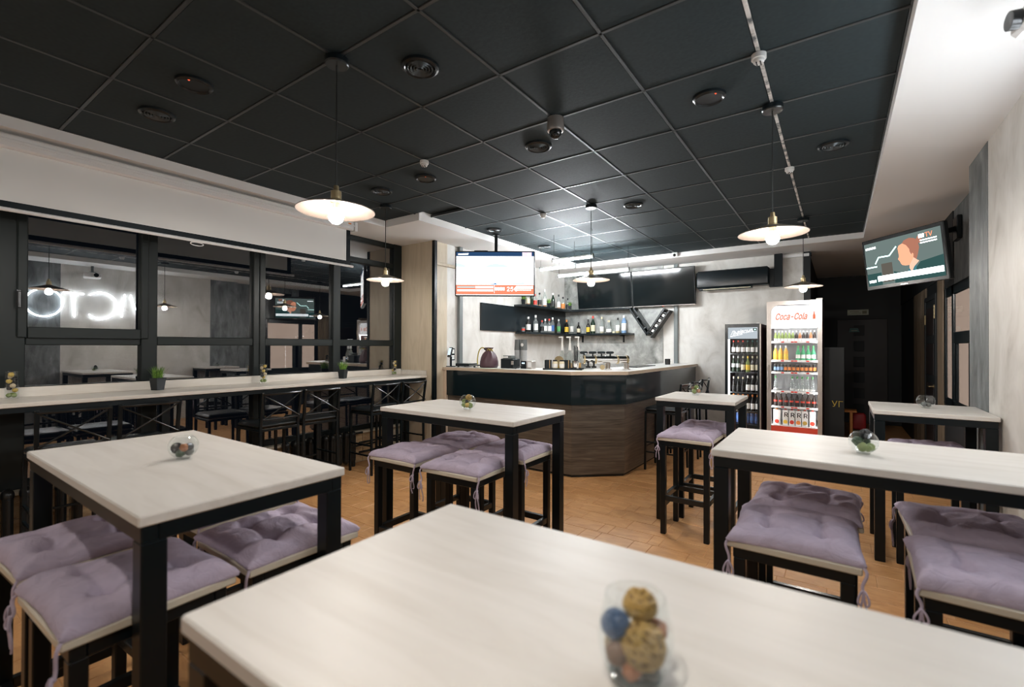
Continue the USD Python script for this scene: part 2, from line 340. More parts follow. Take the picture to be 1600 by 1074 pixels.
# ------------------------------------------------------------------ windows: dark frames, reflecting panes
fx0, fx1 = XW-.06, XW+.02
bays = [(-.70, .62), (.78, 1.50), (1.62, 2.47), (2.595, 3.42), (3.52, 4.37)]
for n, (y0, y1) in enumerate(bays):
    w = struct('window_%d' % (n+1), 'dark framed window bay of the night-time window wall', 'window')
    for z0, z1 in ((.41, .47), (1.12, 1.185), (1.50, 1.58), (2.575, 2.645), (2.86, ZS)):
        part(w, 'rail', bbox(fx0, fx1, y0, y1, z0, z1, .006), 'anthracite_frame')
    for z0, z1, nm in ((.47, 1.12, 'lower_pane'), (1.185, 1.50, 'middle_pane'), (1.58, 2.575, 'upper_pane'), (2.645, 2.86, 'top_pane')):
        part(w, nm, box(XW-.023, XW-.017, y0, y1, z0, z1), 'window_glass', smooth=False)
    if n == 1:
        for a in (bbox(XW+.02, XW+.05, y0+.01, y1-.01, 1.555, 1.64, .003), bbox(XW+.02, XW+.05, y0+.01, y1-.01, 2.50, 2.60, .003)): part(w, 'sash_rail', a, 'anthracite_frame')
        for a in (bbox(XW+.02, XW+.05, y0-.05, y0+.01, 1.555, 2.60, .008), bbox(XW+.02, XW+.05, y1-.01, y1+.05, 1.555, 2.60, .008)): part(w, 'sash_stile', a, 'anthracite_frame')
        hnd = part(w, 'handle', cat([bbox(XW+.05, XW+.062, .725, .755, 1.80, 1.92, .004), bbox(XW+.062, XW+.085, .730, .750, 1.88, 1.90, .004), bbox(XW+.075, XW+.09, .728, .752, 1.78, 1.905, .005)]), 'black_steel_shiny')
mul = [(-.78, -.70), (.62, .78), (1.50, 1.62), (2.47, 2.53), (2.535, 2.595), (3.42, 3.52), (4.37, 4.51)]
t = struct('trim_4', 'dark window mullions', 'window frame')
for y0, y1 in mul: part(t, 'mullion', bbox(fx0-.005, fx1+.012, y0, y1, .41, ZS, .006), 'anthracite_frame')

# window and doors in the right wall
w = struct('window_6', 'dark framed interior window lit from behind', 'window')
wx0, wx1 = XR2-.006, XR2+.05
for y0, y1, z0, z1 in ((5.70, 5.80, .86, 2.16), (7.02, 7.12, .86, 2.16), (6.58, 6.68, .86, 2.16), (5.80, 7.02, 2.05, 2.16), (5.80, 7.02, .86, .95), (5.80, 6.58, 1.54, 1.66), (6.42, 6.5, .95, 1.54)):
    part(w, 'frame_bar', bbox(wx0, wx1, y0, y1, z0, z1, .008), 'black_steel')
part(w, 'sash', bbox(wx0-.008, wx0+.02, 5.80, 5.86, .95, 1.54, .004), 'black_steel')
for y0, y1, z0, z1 in ((5.80, 6.58, 1.66, 2.05), (5.80, 6.42, .95, 1.54), (6.68, 7.02, .95, 2.05)):
    part(w, 'pane', box(XR2+.004, XR2+.006, y0, y1, z0, z1), 'fridge_glass', smooth=False)
    part(w, 'blind', box(XR2+.010, XR2+.013, y0-.005, y1+.005, z0-.005, z1+.005), 'lit_blind', smooth=False)
def door_leaf(name, label, mk, mat):
    w = struct(name, label, 'door'); mk(w, mat); return w
w = struct('door_1', 'dark panelled door in the corridor side wall', 'door')
lf = part(w, 'leaf', bbox(XR2-.02, XR2+.03, 7.56, 8.32, 0, 2.10, .006), 'night_paint')
for z0, z1 in ((.15, .55), (.65, 1.05), (1.15, 1.55), (1.65, 2.0)): part(lf, 'panel', bbox(XR2-.028, XR2-.018, 7.66, 8.22, z0, z1, .006), 'dark_door')
for y0, y1, z0, z1 in ((7.50, 7.56, 0, 2.16), (8.32, 8.38, 0, 2.16), (7.56, 8.32, 2.10, 2.16)): part(w, 'casing', bbox(XR2-.03, XR2+.02, y0, y1, z0, z1, .005), 'night_paint')
part(lf, 'handle', cat([cyl(.022, 0, .012).apply_transform(trimesh.transformations.rotation_matrix(-PI/2, [0, 1, 0])).apply_translation((XR2-.02, 7.66, 1.02)), bbox(XR2-.07, XR2-.02, 7.652, 7.668, 1.012, 1.028, .003), bbox(XR2-.075, XR2-.06, 7.65, 7.77, 1.012, 1.028, .004)]), 'brass')
part(w, 'hinge', bbox(XR2-.04, XR2-.02, 8.30, 8.36, 1.80, 1.93, .004), 'brass')
part(w, 'hinge', bbox(XR2-.04, XR2-.02, 7.53, 7.58, 1.85, 2.02, .004), 'brass')
w = struct('door_2', 'nearly black door at the end of the corridor', 'door')
lf = part(w, 'leaf', bbox(-.02, .78, YC-.03, YC, 0, 2.05, .006), 'dark_door')
for k in range(6): part(lf, 'panel', bbox(.25, .42, YC-.036, YC-.028, .18+.31*k, .38+.31*k, .005), 'sign_teal' if False else 'night_paint')
part(lf, 'knob', ball(.03, (.05, YC-.07, 1.02)), 'brass')
t = thing('wall_sign', 'cream sign plate above the dark corridor door', 'sign', (.32, YC-.012, 2.19))
part(t, 'plate', bbox(-.17, .17, -.008, .008, -.055, .055, .003), 'sign_cream')
part(t, 'print_line', cat([box(-.13, .02, -.0105, -.008, .012, .022), box(-.10, .05, -.0105, -.008, -.02, -.012), box(.07, .14, -.0105, -.008, -.03, .03)]), 'olive')
t = thing('door_sign', 'small dark teal sign on the corridor door', 'sign', (.26, YC-.043, 1.84))
part(t, 'plate', xf(prism([(-.085, -.04), (.085, -.04), (.06, .04), (-.07, .04)], -.005, .005), rx=PI/2), 'sign_teal')
part(t, 'print_line', box(-.05, .05, -.0075, -.005, -.014, -.006), 'sign_cream')

# ------------------------------------------------------------------ projection screen over the window
t = thing('projection_screen', 'white pull-down projection screen with black border over the windows', 'projection screen', (-4.50, .2, 0))
part(t, 'casing', cat([bbox(-.06, .03, 0, 3.08, 2.80, 2.895, .012), bbox(.028, .036, 0, 3.08, 2.84, 2.86, .003)]), 'white_gloss')
part(t, 'end_cap', bbox(-.065, .038, 3.08, 3.12, 2.795, 2.90, .006), 'white_plastic')
part(t, 'rating_label', box(.0305, .0325, 3.00, 3.035, 2.85, 2.875), 'label_orange')
part(t, 'cloth', box(-.012, -.008, .02, 3.0, 2.455, 2.83), 'white_screen', smooth=False)
part(t, 'border', cat([box(-.0125, -.0075, .0, 3.05, 2.412, 2.455), box(-.0125, -.0075, 3.0, 3.05, 2.455, 2.83), box(-.0125, -.0075, 0, .02, 2.455, 2.83)]), 'black_laminate', smooth=False)
part(t, 'bottom_bar', xf(cyl(.014, -.02, 3.09, 12), (-.01, 0, 2.40), rx=-PI/2), 'white_gloss')
part(t, 'pull_ring', tube([(-.01+.0*a, 1.52+.05*math.cos(a), 2.372+.015*math.sin(a)) for a in np.arange(14)*2*PI/14], .004, 6, True), 'white_gloss')

# ------------------------------------------------------------------ counter along the window with its things
t = thing('window_counter', 'long narrow light wood counter below the windows', 'counter')
part(t, 'top', bbox(-5.075, -4.55, -.6, 4.50, 1.075, 1.105, .004), 'whitewashed_wood_y')
part(t, 'backsplash', bbox(-5.078, -5.055, -.6, 4.49, 1.105, 1.18, .003), 'whitewashed_wood_y')
part(t, 'backsplash', bbox(-5.05, -4.56, 4.483, 4.503, 1.105, 1.17, .003), 'whitewashed_wood_y')
part(t, 'front_rail', bbox(-4.60, -4.565, -.6, 4.49, 1.035, 1.075, .003), 'black_steel')
part(t, 'back_rail', bbox(-5.06, -5.03, -.6, 4.49, 1.035, 1.075, .003), 'black_steel')
for y in (.05, 1.62, 3.10, 4.44):
    part(t, 'leg', bbox(-4.92, -4.86, y-.03, y+.03, 0, 1.04, .003), 'black_steel')
    part(t, 'bracket', bbox(-5.03, -4.6, y-.02, y+.02, 1.04, 1.07, .003), 'black_steel')

def cluster(vessel, cx, cy, z, items):
    """Things lying in a vessel; items: (material, radius, dx, dy, dz, name, label, group, wound)"""
    for k, (mat, r, dx, dy, dz, name, label, group, wound) in enumerate(items):
        t = thing(name, label, 'decorative ball' if 'ball' in name else 'filler', (cx+dx*.82-dy*.57, cy+dx*.57+dy*.82, z+dz), 0, group)
        if wound:
            part(t, 'core', ball(r*.93, s=2), 'wicker_core' if mat == 'wicker' else mat)
            rr = random.Random(k*7+3); strands = []
            for q in range(17):
                a = np.array([rr.gauss(0, 1) for _ in range(3)]); a /= np.linalg.norm(a); b = np.cross(a, [.3, .5, .81]); b /= np.linalg.norm(b); c = np.cross(a, b)
                strands.append(tube([r*.95*(b*math.cos(s)+c*math.sin(s))*(1+.03*math.sin(5*s+q)) for s in np.arange(26)*2*PI/26], r*.075, 5, True))
            part(t, 'strands', cat(strands), mat, kind='stuff')
        else:
            m = ball(r, s=2); n = meshkit.noise(np.array(m.vertices)/r*2.2+k*3.1, k)
            m.vertices = m.vertices*(.86+.28*n)[:, None]; part(t, 'body', m, mat)
def vase(y, label, who, seed):
    t = thing('glass_vase', label, 'vase', (-4.98, y, 1.106))
    part(t, 'glass', lathe([(0, 0), (.036, 0), (.038, .004), (.038, .20), (.0365, .20)], 24), 'bowl_glass')
    rr = random.Random(seed); items = []
    for k in range(3):
        items.append(('moss', .016, .016*math.cos(k*2.1), .016*math.sin(k*2.1), .026, 'moss_tuft', 'green moss tuft low in the tall vase '+who, 'moss in the vase '+who, False))
    seq = ['ball_yellow', 'ball_black', 'ball_cream', 'ball_black', 'ball_yellow', 'ball_black', 'ball_cream', 'ball_yellow']
    for k, c in enumerate(seq):
        a = k*2.4+seed
        items.append((c, .0165, .016*math.cos(a), .016*math.sin(a), .062+.0165*k, 'decorative_ball', '%s dried ball stacked in the tall vase %s' % (c[5:], who), '%s balls in the vase %s' % (c[5:], who), False))
    cluster(t, -4.98, y, 1.106, items)
vase(.70, 'tall glass cylinder vase at the near left end of the window counter', 'at the near end of the counter', 1)
vase(2.53, 'tall glass cylinder vase midway along the window counter before the double mullion', 'midway along the counter', 2)
vase(4.30, 'tall glass cylinder vase at the far end of the window counter by the beige pilaster', 'by the beige pilaster', 3)
def grass_pot(x, y, z, s, label, seed, base=None, group=None):
    t = thing('potted_grass', label, 'potted plant', (x, y, z), .4, group)
    v = lathe([(0, 0), (.040*s, 0), (.052*s, .085*s), (.054*s, .088*s), (.054*s, .094*s), (.048*s, .094*s), (.047*s, .08*s), (0, .08*s)], 4); v = xf(v, rz=PI/4)
    part(t, 'pot', v, 'black_laminate', smooth=20)
    rr = random.Random(seed); V, Fc = [], []
    for k in range(150):
        a, r0 = rr.uniform(0, 2*PI), .032*s*math.sqrt(rr.random()); lean = rr.uniform(.1, .75)*r0/(.032*s)+.05; h = rr.uniform(.06, .115)*s; wd = .0022*s; b = len(V)
        c, sn = math.cos(a), math.sin(a)
        for q, (u, ww) in enumerate(((0, 1), (.55, .8), (1, .1))):
            px = r0+h*lean*u*u*.9
            for sg in (-1, 1): V.append((px*c-sg*wd*ww*sn, px*sn+sg*wd*ww*c, .078*s+h*u*(1-.18*lean*u)))
        for q in (0, 2): Fc += [(b+q, b+q+1, b+q+3), (b+q, b+q+3, b+q+2)]
    part(t, 'grass', trimesh.Trimesh(V, Fc, process=False), 'leaf_mix', kind='stuff', smooth=False)
    return t
grass_pot(-4.93, 1.58, 1.106, 1.15, 'grass plant in black pot on the window counter nearer the camera', 5)
grass_pot(-4.93, 3.46, 1.106, 1.15, 'grass plant in black pot on the window counter farther from the camera', 6)

# ------------------------------------------------------------------ metal bar chairs with crossed backs
def make_chair(label, loc, rz, group=None):
    """Faces -x; back on the +x side."""
    t = thing('bar_chair', label, 'chair', loc, rz, group)
    s = bbox(-.20, .19, -.20, .20, .715, .765, .02)
    part(t, 'seat', s, 'leatherette', smooth=50)
    part(t, 'seat_frame', cat([bbox(-.20, .20, -.20, -.18, .69, .715, .003), bbox(-.20, .20, .18, .20, .69, .715, .003), bbox(-.20, -.18, -.18, .18, .69, .715, .003), bbox(.18, .20, -.18, .18, .69, .715, .003)]), 'black_steel')
    for sy in (-1, 1):
        part(t, 'leg', bar((-.195, sy*.195, 0), (-.188, sy*.188, .70), .025), 'black_steel')
        part(t, 'leg', cat([bar((.205, sy*.195, 0), (.19, sy*.188, .74), .025), bar((.19, sy*.188, .735), (.235, sy*.192, 1.06), .025)]), 'black_steel')
    arc = lambda z, r: tube([(.235-.02*math.cos(a)*0+.03*math.sin(PI*u), -.192+.384*u, z) for u in np.linspace(0, 1, 9) for a in (0,)], r, 8)
    part(t, 'top_rail', arc(1.045, .012), 'black_steel_shiny')
    part(t, 'lower_rail', tube([(.20, -.19, .80), (.20, .19, .80)], .009, 8), 'black_steel')
    for sg in (-1, 1):
        part(t, 'cross_rod', tube([(.232+.02*math.sin(PI*u), sg*(-.185+.37*u), 1.035-.225*u) for u in np.linspace(0, 1, 8)], .0065, 6), 'black_steel_shiny')
    for z in (.22, .34):
        for sy in (-1, 1): part(t, 'stretcher', bar((-.193, sy*.193, z), (.2, sy*.193, z), .018), 'black_steel')
    part(t, 'stretcher', bar((-.193, -.193, .28), (-.193, .193, .28), .018), 'black_steel')
    part(t, 'stretcher', bar((.2, -.193, .22), (.2, .193, .22), .018), 'black_steel')
    return t
CH = [(.93, 'black metal chair with crossed back at the near end of the window counter'), (1.36, 'second black metal cross-backed chair from the near end of the window counter'),
      (2.40, 'third black metal cross-backed chair from the near end of the window counter'), (2.85, 'fourth black metal cross-backed chair from the near end of the window counter'),
      (3.68, 'fifth black metal cross-backed chair along the window counter, next to last before the pilaster'), (4.12, 'last black metal cross-backed chair of the window counter beside the pilaster')]
chair0 = None
for i, (y, lab) in enumerate(CH):
    loc, rz = (-4.62, y, 0), (-.02, .03, .05, -.02, 0, .02)[i]
    if chair0 is None: chair0 = make_chair(lab, loc, rz, 'chairs along the window counter')
    else: dup(chair0, loc, rz, lab, 'chairs along the window counter')
for y, lab in ((5.80, 'nearest black cross-backed chair at the side of the bar'), (6.33, 'middle black cross-backed chair at the side of the bar'), (6.86, 'farthest black cross-backed chair at the side of the bar')):
    dup(chair0, (-1.74, y, 0), .0, lab, 'chairs at the side of the bar')

# radiators under the windows
def radiator(y0, n, label):
    t = thing('radiator', label, 'radiator', (-4.965, y0, 0))
    for k in range(n):
        y = .05+.095*k
        m = cat([bbox(-.05, .05, y-.028, y+.028, .06, .42, .02), ball(.05, (0, y, .40), 2, (1, .75, 1)), ball(.05, (0, y, .09), 2, (1, .75, 1)), bbox(.045, .062, y-.012, y+.012, .10, .38, .006)])
        part(t, 'section', m, 'cast_iron')
    for k in (0, n-1): part(t, 'foot', bbox(-.04, .04, .03+.095*k, .07+.095*k, 0, .07, .006), 'cast_iron')
    part(t, 'pipe', cat([xf(cyl(.014, 0, .12, 8), (0, .05+.095*(n-1)+.03, .40), rx=-PI/2)]), 'cast_iron')
radiator(2.72, 10, 'black cast iron radiator under the windows near the pilaster')
radiator(.25, 9, 'black cast iron radiator under the windows at the near end')
for z in (.15, .27): 
    t = thing('heating_pipe', 'black heating pipe along the parapet right of the far radiator, %s one' % ('lower' if z < .2 else 'upper'), 'pipe', (-4.98, 3.74, z))
    part(t, 'pipe', xf(cyl(.014, 0, .76, 10), rx=-PI/2), 'cast_iron')

# ------------------------------------------------------------------ tables
TZ = 1.06
def table(name, x0, x1, y0, y1, label, rz=0., mat='whitewashed_wood'):
    cx, cy = (x0+x1)/2, (y0+y1)/2; a, b = (x1-x0)/2, (y1-y0)/2
    t = thing(name, label, 'table', (cx, cy, 0), rz)
    part(t, 'tabletop', bbox(-a, a, -b, b, TZ-.030, TZ, .004), mat)
    a2, b2 = a-.008, b-.008; z0, z1 = TZ-.030-.046, TZ-.030
    for p in (bbox(-a2, a2, -b2, -b2+.04, z0, z1, .003), bbox(-a2, a2, b2-.04, b2, z0, z1, .003), bbox(-a2, -a2+.04, -b2+.04, b2-.04, z0, z1, .003), bbox(a2-.04, a2, -b2+.04, b2-.04, z0, z1, .003)):
        part(t, 'apron', p, 'black_steel')
    for sx in (-1, 1):
        for sy in (-1, 1):
            xa, ya = sx*(a2-.03), sy*(b2-.03)
            part(t, 'leg', bbox(xa-.03, xa+.03, ya-.03, ya+.03, 0, z0, .003), 'black_steel')
    for sx in (-1, 1): part(t, 'foot_rail', bbox(sx*(a2-.045)-.015, sx*(a2-.045)+.015, -b2+.06, b2-.06, .10, .14, .003), 'black_steel')
    return t
T1 = table('bar_table', -2.75, -1.465, .43, 1.04, 'light wood bar table at left with a bowl of dark balls, near the window counter')
T2 = table('bar_table', -2.715, -1.54, 2.215, 2.845, 'light wood bar table in front of the bar with four stools under it')
T3 = table('bar_table', -1.31, -.67, 4.05, 4.69, 'square light wood bar table between the bar and the fridges')
T4 = table('bar_table', -.45, .79, 2.14, 2.80, 'long light wood bar table at right with four cushioned stools')
T5 = table('bar_table', .20, .835, 4.15, 4.80, 'square light wood bar table against the right wall in front of the corridor')
T6 = table('bar_table', -.885, .37, .325, .985, 'large light wood table top filling the foreground', .016)

# ------------------------------------------------------------------ stools
SZ = .775
def make_stool(loc, rz, label, group):
    t = thing('bar_stool', label, 'stool', loc, rz, group); h = .205; g = .185
    part(t, 'seat', bbox(-h, h, -h, h, SZ-.025, SZ, .004), 'board_edge')
    for p in (bbox(-g-.002, g+.002, -g, -g+.035, SZ-.068, SZ-.025, .003), bbox(-g-.002, g+.002, g-.035, g, SZ-.068, SZ-.025, .003), bbox(-g, -g+.035, -g+.035, g-.035, SZ-.068, SZ-.025, .003), bbox(g-.035, g, -g+.035, g-.035, SZ-.068, SZ-.025, .003)):
        part(t, 'apron', p, 'black_steel')
    for sx in (-1, 1):
        for sy in (-1, 1):
            xa, ya = sx*(g-.02), sy*(g-.02); part(t, 'leg', bbox(xa-.02, xa+.02, ya-.02, ya+.02, 0, SZ-.068, .003), 'black_steel')
    for p in (bbox(-g+.04, g-.04, -g+.004, -g+.034, .27, .31, .003), bbox(-g+.04, g-.04, g-.034, g-.004, .27, .31, .003), bbox(-g+.004, -g+.034, -g+.04, g-.04, .27, .31, .003), bbox(g-.034, g-.004, -g+.04, g-.04, .27, .31, .003)):
        part(t, 'foot_rail', p, 'black_steel_shiny')
    return t
def ribbon(pts, w, th=.0012):
    return tube(pts, w, 6)
def curve(ctrl, n=14):
    from scipy.interpolate import CubicSpline
    c = np.array(ctrl, float); s = np.linspace(0, 1, len(c)); return CubicSpline(s, c)(np.linspace(0, 1, n))
def make_cushion(seed, loc, rz, label, group):
    """Tufted square pad, origin at the middle of its underside."""
    t = thing('seat_cushion', label, 'cushion', loc, rz, group); n = 45; h = .205
    rr = random.Random(seed)
    g = np.linspace(-1, 1, n); X, Y = np.meshgrid(g, g, indexing='ij')
    P = np.stack([X, Y, np.zeros_like(X)], -1)
    nx = meshkit.fbm(P*1.7+seed*5.3, 3, seed)-.5; ny = meshkit.fbm(P*1.7+seed*9.1+40, 3, seed+1)-.5
    # pillow outline: edges bow inwards between drawn-out corners
    bow = .045
    ox = X*(1-bow*(1-Y**2)*np.abs(X)**3)*h*1.03+nx*.018; oy = Y*(1-bow*(1-X**2)*np.abs(Y)**3)*h*1.03+ny*.018
    edge = np.clip(1-np.maximum(np.abs(X), np.abs(Y))**5, 0, 1)**.5
    H = .052*edge*(1-.25*(X*Y)**2)
    for tx in (-.42, .42):
        for ty in (-.42, .42):
            r2 = (X-tx-rr.uniform(-.05, .05))**2+(Y-ty-rr.uniform(-.05, .05))**2
            H -= .036*np.exp(-r2/.012)+.012*np.exp(-r2/.10)
    for s in (-.42, .42):     # creases between the tufts and out to the rim
        H -= .013*np.exp(-((X-s)/.055)**2)*np.clip(1-np.abs(Y)*1.05, 0, 1)*(.6+.8*meshkit.noise(P*3+seed, seed))
        H -= .013*np.exp(-((Y-s)/.055)**2)*np.clip(1-np.abs(X)*1.05, 0, 1)*(.6+.8*meshkit.noise(P*3+seed+9, seed))
    ang = rr.uniform(0, PI); q = np.stack([(X*math.cos(ang)+Y*math.sin(ang))*7, (Y*math.cos(ang)-X*math.sin(ang))*1.7, 0*X], -1)
    H += edge*(.026*(meshkit.fbm(P*1.6+seed*3, 3, seed+4)-.5)+.020*(meshkit.noise(q+seed, seed+8)-.5)*np.clip(2.2*meshkit.noise(P*1.3+seed*2, seed+3)-.5, 0, 1))
    H = np.maximum(H, .004)
    droop = -.018*np.clip(np.abs(X*Y)-.72, 0, 1)/.28
    top = np.stack([ox, oy, H+.006+droop*0], -1); bot = np.stack([ox*.985, oy*.985, np.full_like(H, .0)], -1)
    V = np.vstack([top.reshape(-1, 3), bot.reshape(-1, 3)]); f = []; idx = lambda i, j, o=0: o+i*n+j; N = n*n
    for i in range(n-1):
        for j in range(n-1):
            f += [(idx(i, j), idx(i+1, j), idx(i+1, j+1)), (idx(i, j), idx(i+1, j+1), idx(i, j+1))]
            f += [(idx(i, j, N), idx(i+1, j+1, N), idx(i+1, j, N)), (idx(i, j, N), idx(i, j+1, N), idx(i+1, j+1, N))]
    ring = [(i, 0) for i in range(n)]+[(n-1, j) for j in range(1, n)]+[(i, n-1) for i in range(n-2, -1, -1)]+[(0, j) for j in range(n-2, 0, -1)]
    for a, b in zip(ring, ring[1:]+ring[:1]):
        A, B, C, D = idx(*a), idx(*b), idx(*b, N), idx(*a, N); f += [(A, C, B), (A, D, C)]
    m = trimesh.Trimesh(V, f, process=False); trimesh.repair.fix_normals(m)
    pad = part(t, 'pad', m, 'lilac_cloth', smooth=60)
    for sx in (-1, 1):        # ties on the front corners: a strap round the leg, a bow with two loops and two tails
        c = np.array([sx*.207, -.207, -.002]); k = rr.uniform(.8, 1.2); r = .0036; bow_at = c+np.array([-sx*.006, -.008, -.070*k])
        st = [tube(curve([c*[.93, .93, 1]+[0, 0, .008], c+[sx*.004, -.006, -.012], c+[-sx*.004, -.006, -.04*k], bow_at]), r*1.3, 6)]
        for q in (-1, 1):
            st.append(tube(curve([bow_at, bow_at+[q*.009, -.009, -.006], bow_at+[q*(.013+.006*rr.random()), -.011, -.034*k], bow_at+[q*.006, -.008, -.040*k], bow_at+[q*.002, -.006, -.012], bow_at], 16), r*.95, 5))
            st.append(tube(curve([bow_at, bow_at+[q*.004, -.006, -.03], bow_at+[q*(.008+.008*rr.random()), -.004, -.07*k], bow_at+[q*.016*rr.random(), -.002, -(.09+.04*rr.random())*k]], 10), r*.9, 5))
        st.append(ball(.0065, bow_at, 1, (1, .8, .9)))
        part(pad, 'tie', cat(st), 'lilac_ribbon')
    return t
# where each stool stands: table, place, x, y, turn of the stool, turn of the cushion (0 = ties towards -y)
ST = [('front stool under the left table', -1.755, .50, .03, 0), ('stool at the far right corner of the left table', -1.75, .955, -.02, 0), ('stool at the left front of the left table', -2.27, .50, .05, 0), ('stool at the back left of the left table', -2.275, 1.0, .02, 1),
      ('left front stool of the table before the bar', -2.34, 2.20, .02, 0), ('right front stool of the table before the bar', -1.84, 2.185, .04, 0), ('left back stool of the table before the bar', -2.34, 2.68, 0, 2), ('right back stool of the table before the bar', -1.84, 2.655, .01, 1),
      ('near stool of the square table between bar and fridges', -.985, 3.94, -.02, 0), ('far stool of the square table between bar and fridges', -.965, 4.385, 0, 2),
      ('left front stool of the long right table', -.14, 2.11, .0, 0), ('left back stool of the long right table', -.125, 2.545, .02, 2), ('right front stool of the long right table', .405, 2.055, -.03, 0), ('right back stool of the long right table', .43, 2.545, .02, 3),
      ('stool under the square table by the right wall', .515, 4.37, 0, 0)]
stool0, cushions = None, []
for i, (who, x, y, a, q) in enumerate(ST):
    lab = 'black framed square '+who; lab2 = 'lilac tufted cushion on the '+who
    g1, g2 = 'square stools at the tables', 'lilac cushions on the stools'
    if stool0 is None: stool0 = make_stool((x, y, 0), a, lab, g1)
    else: dup(stool0, (x, y, 0), a, lab, g1)
    rz = a+q*PI/2+rnd.uniform(-.05, .05); loc = (x, y, SZ+.001)
    if i < 5: cushions.append(make_cushion(i+1, loc, rz, lab2, g2))
    else: dup(cushions[(i*2+1) % 5], loc, rz, lab2, g2)

# ------------------------------------------------------------------ glass bowls with balls on the tables
def bowl(x, y, r, label, z=TZ, wide=1.):
    t = thing('glass_bowl', label, 'bowl', (x, y, z+.001)); k = r
    pr = [(0, 0), (.45*k, 0)]+[(k*wide*math.cos(a), k*.93+k*.93*math.sin(a)) for a in np.linspace(-1.05, .92, 14)]
    part(t, 'glass', lathe(pr+[(pr[-1][0]-.003, pr[-1][1])], 32), 'bowl_glass'); return t
def items(k, who, spec):
    o = []
    for mat, r, dx, dy, dz, wound, adj in spec:
        nm = 'decorative_ball' if not mat.startswith(('moss', 'pebble')) else ('moss_tuft' if mat.startswith('moss') else 'pebble')
        word = {'decorative_ball': 'ball', 'moss_tuft': 'moss tuft', 'pebble': 'pebble'}[nm]
        o.append((mat, r*k, dx*k, dy*k, dz*k, nm, '%s %s in the glass bowl %s' % (adj, word, who), '%s %ss in the bowl %s' % (adj, word, who), wound))
    return o
t = thing('glass_bowl', 'egg-shaped glass tumbler of wicker balls on the foreground table', 'bowl', (-.222, .605, TZ+.001))
part(t, 'glass', lathe([(0, 0), (.030, 0), (.034, .003), (.042, .018), (.0485, .040), (.0495, .055), (.047, .075), (.042, .095), (.039, .108), (.0375, .108)], 40), 'bowl_glass')
part(t, 'thick_base', lathe([(.022, .001), (.030, .001), (.034, .006), (.030, .011), (.022, .010)], 32, True), 'base_glass')
cluster(None, -.222, .605, TZ+.006, items(1, 'on the foreground table', [('wicker', .0285, .006, -.016, .046, True, 'lower front tan wicker'), ('wicker', .0225, .009, .010, .084, True, 'upper tan wicker'), ('ball_blue', .0185, -.027, -.002, .066, True, 'dark blue wound'), ('ball_rust', .0155, .030, .010, .050, False, 'rust orange'),
    ('ball_brown', .0145, -.028, -.014, .036, False, 'brown'), ('ball_rust', .0125, -.010, -.022, .018, False, 'reddish'), ('pebble', .0135, .014, -.016, .016, False, 'dark grey'), ('pebble', .0135, -.010, .016, .016, False, 'dark grey'), ('pebble', .013, .025, .012, .025, False, 'dark grey'), ('ball_cream', .013, -.025, .014, .03, False, 'cream')]))
bowl(-2.09, .755, .051, 'round glass bowl of dark balls on the left table')
cluster(None, -2.09, .755, TZ+.004, items(.76, 'on the left table', [('ball_black', .027, -.024, -.012, .050, True, 'black wound'), ('ball_rust', .020, .018, -.02, .055, False, 'rust coloured'), ('pebble', .022, .02, .016, .03, False, 'dark grey'), ('pebble', .022, -.018, .016, .026, False, 'dark grey'), ('moss_dark', .02, .0, -.024, .026, False, 'dark green'), ('ball_black', .02, .03, .0, .055, False, 'small black')]))
bowl(-2.12, 2.49, .057, 'round glass bowl of yellow moss with a cream ball on the table before the bar')
cluster(None, -2.12, 2.49, TZ+.004, items(.84, 'on the table before the bar', [('moss', .024, -.026, -.012, .036, False, 'yellow green'), ('moss', .024, .022, -.018, .03, False, 'yellow green'), ('ball_yellow', .02, .0, -.03, .035, False, 'yellow'), ('ball_black', .014, -.004, -.03, .065, False, 'black'), ('wicker', .026, .008, .006, .092, True, 'tan wicker'), ('moss', .024, .0, .022, .034, False, 'yellow green'), ('moss', .02, -.03, .01, .06, False, 'yellow green')]))
bowl(-1.06, 4.42, .058, 'round glass bowl of brownish balls on the square table between bar and fridges')
cluster(None, -1.06, 4.42, TZ+.004, items(.86, 'on the square table by the bar', [('moss', .024, -.022, -.014, .04, False, 'olive'), ('ball_rust', .02, .022, -.022, .045, False, 'orange'), ('ball_brown', .024, .0, .02, .035, False, 'brown'), ('moss', .024, .006, -.004, .08, False, 'olive'), ('ball_brown', .02, -.022, .014, .07, False, 'brown')]))
bowl(.085, 2.42, .052, 'round glass bowl of green moss with a black ball on the long right table')
cluster(None, .085, 2.42, TZ+.004, items(.77, 'on the long right table', [('moss', .024, -.02, -.02, .034, False, 'yellow green'), ('moss', .022, .024, -.018, .032, False, 'yellow green'), ('moss_dark', .026, -.026, .006, .06, False, 'dark green'), ('moss_dark', .024, .02, .014, .06, False, 'dark green'), ('ball_black', .028, .014, .002, .098, True, 'black wound'), ('moss', .02, .0, -.034, .03, False, 'yellow green')]))
bowl(.52, 4.50, .054, 'empty looking glass bowl with dark pebbles on the table by the right wall')
cluster(None, .52, 4.50, TZ+.004, items(.78, 'on the table by the right wall', [('pebble', .02, -.02, -.01, .028, False, 'dark'), ('pebble', .02, .02, -.006, .026, False, 'dark'), ('moss_dark', .02, .0, .02, .028, False, 'dark green')]))

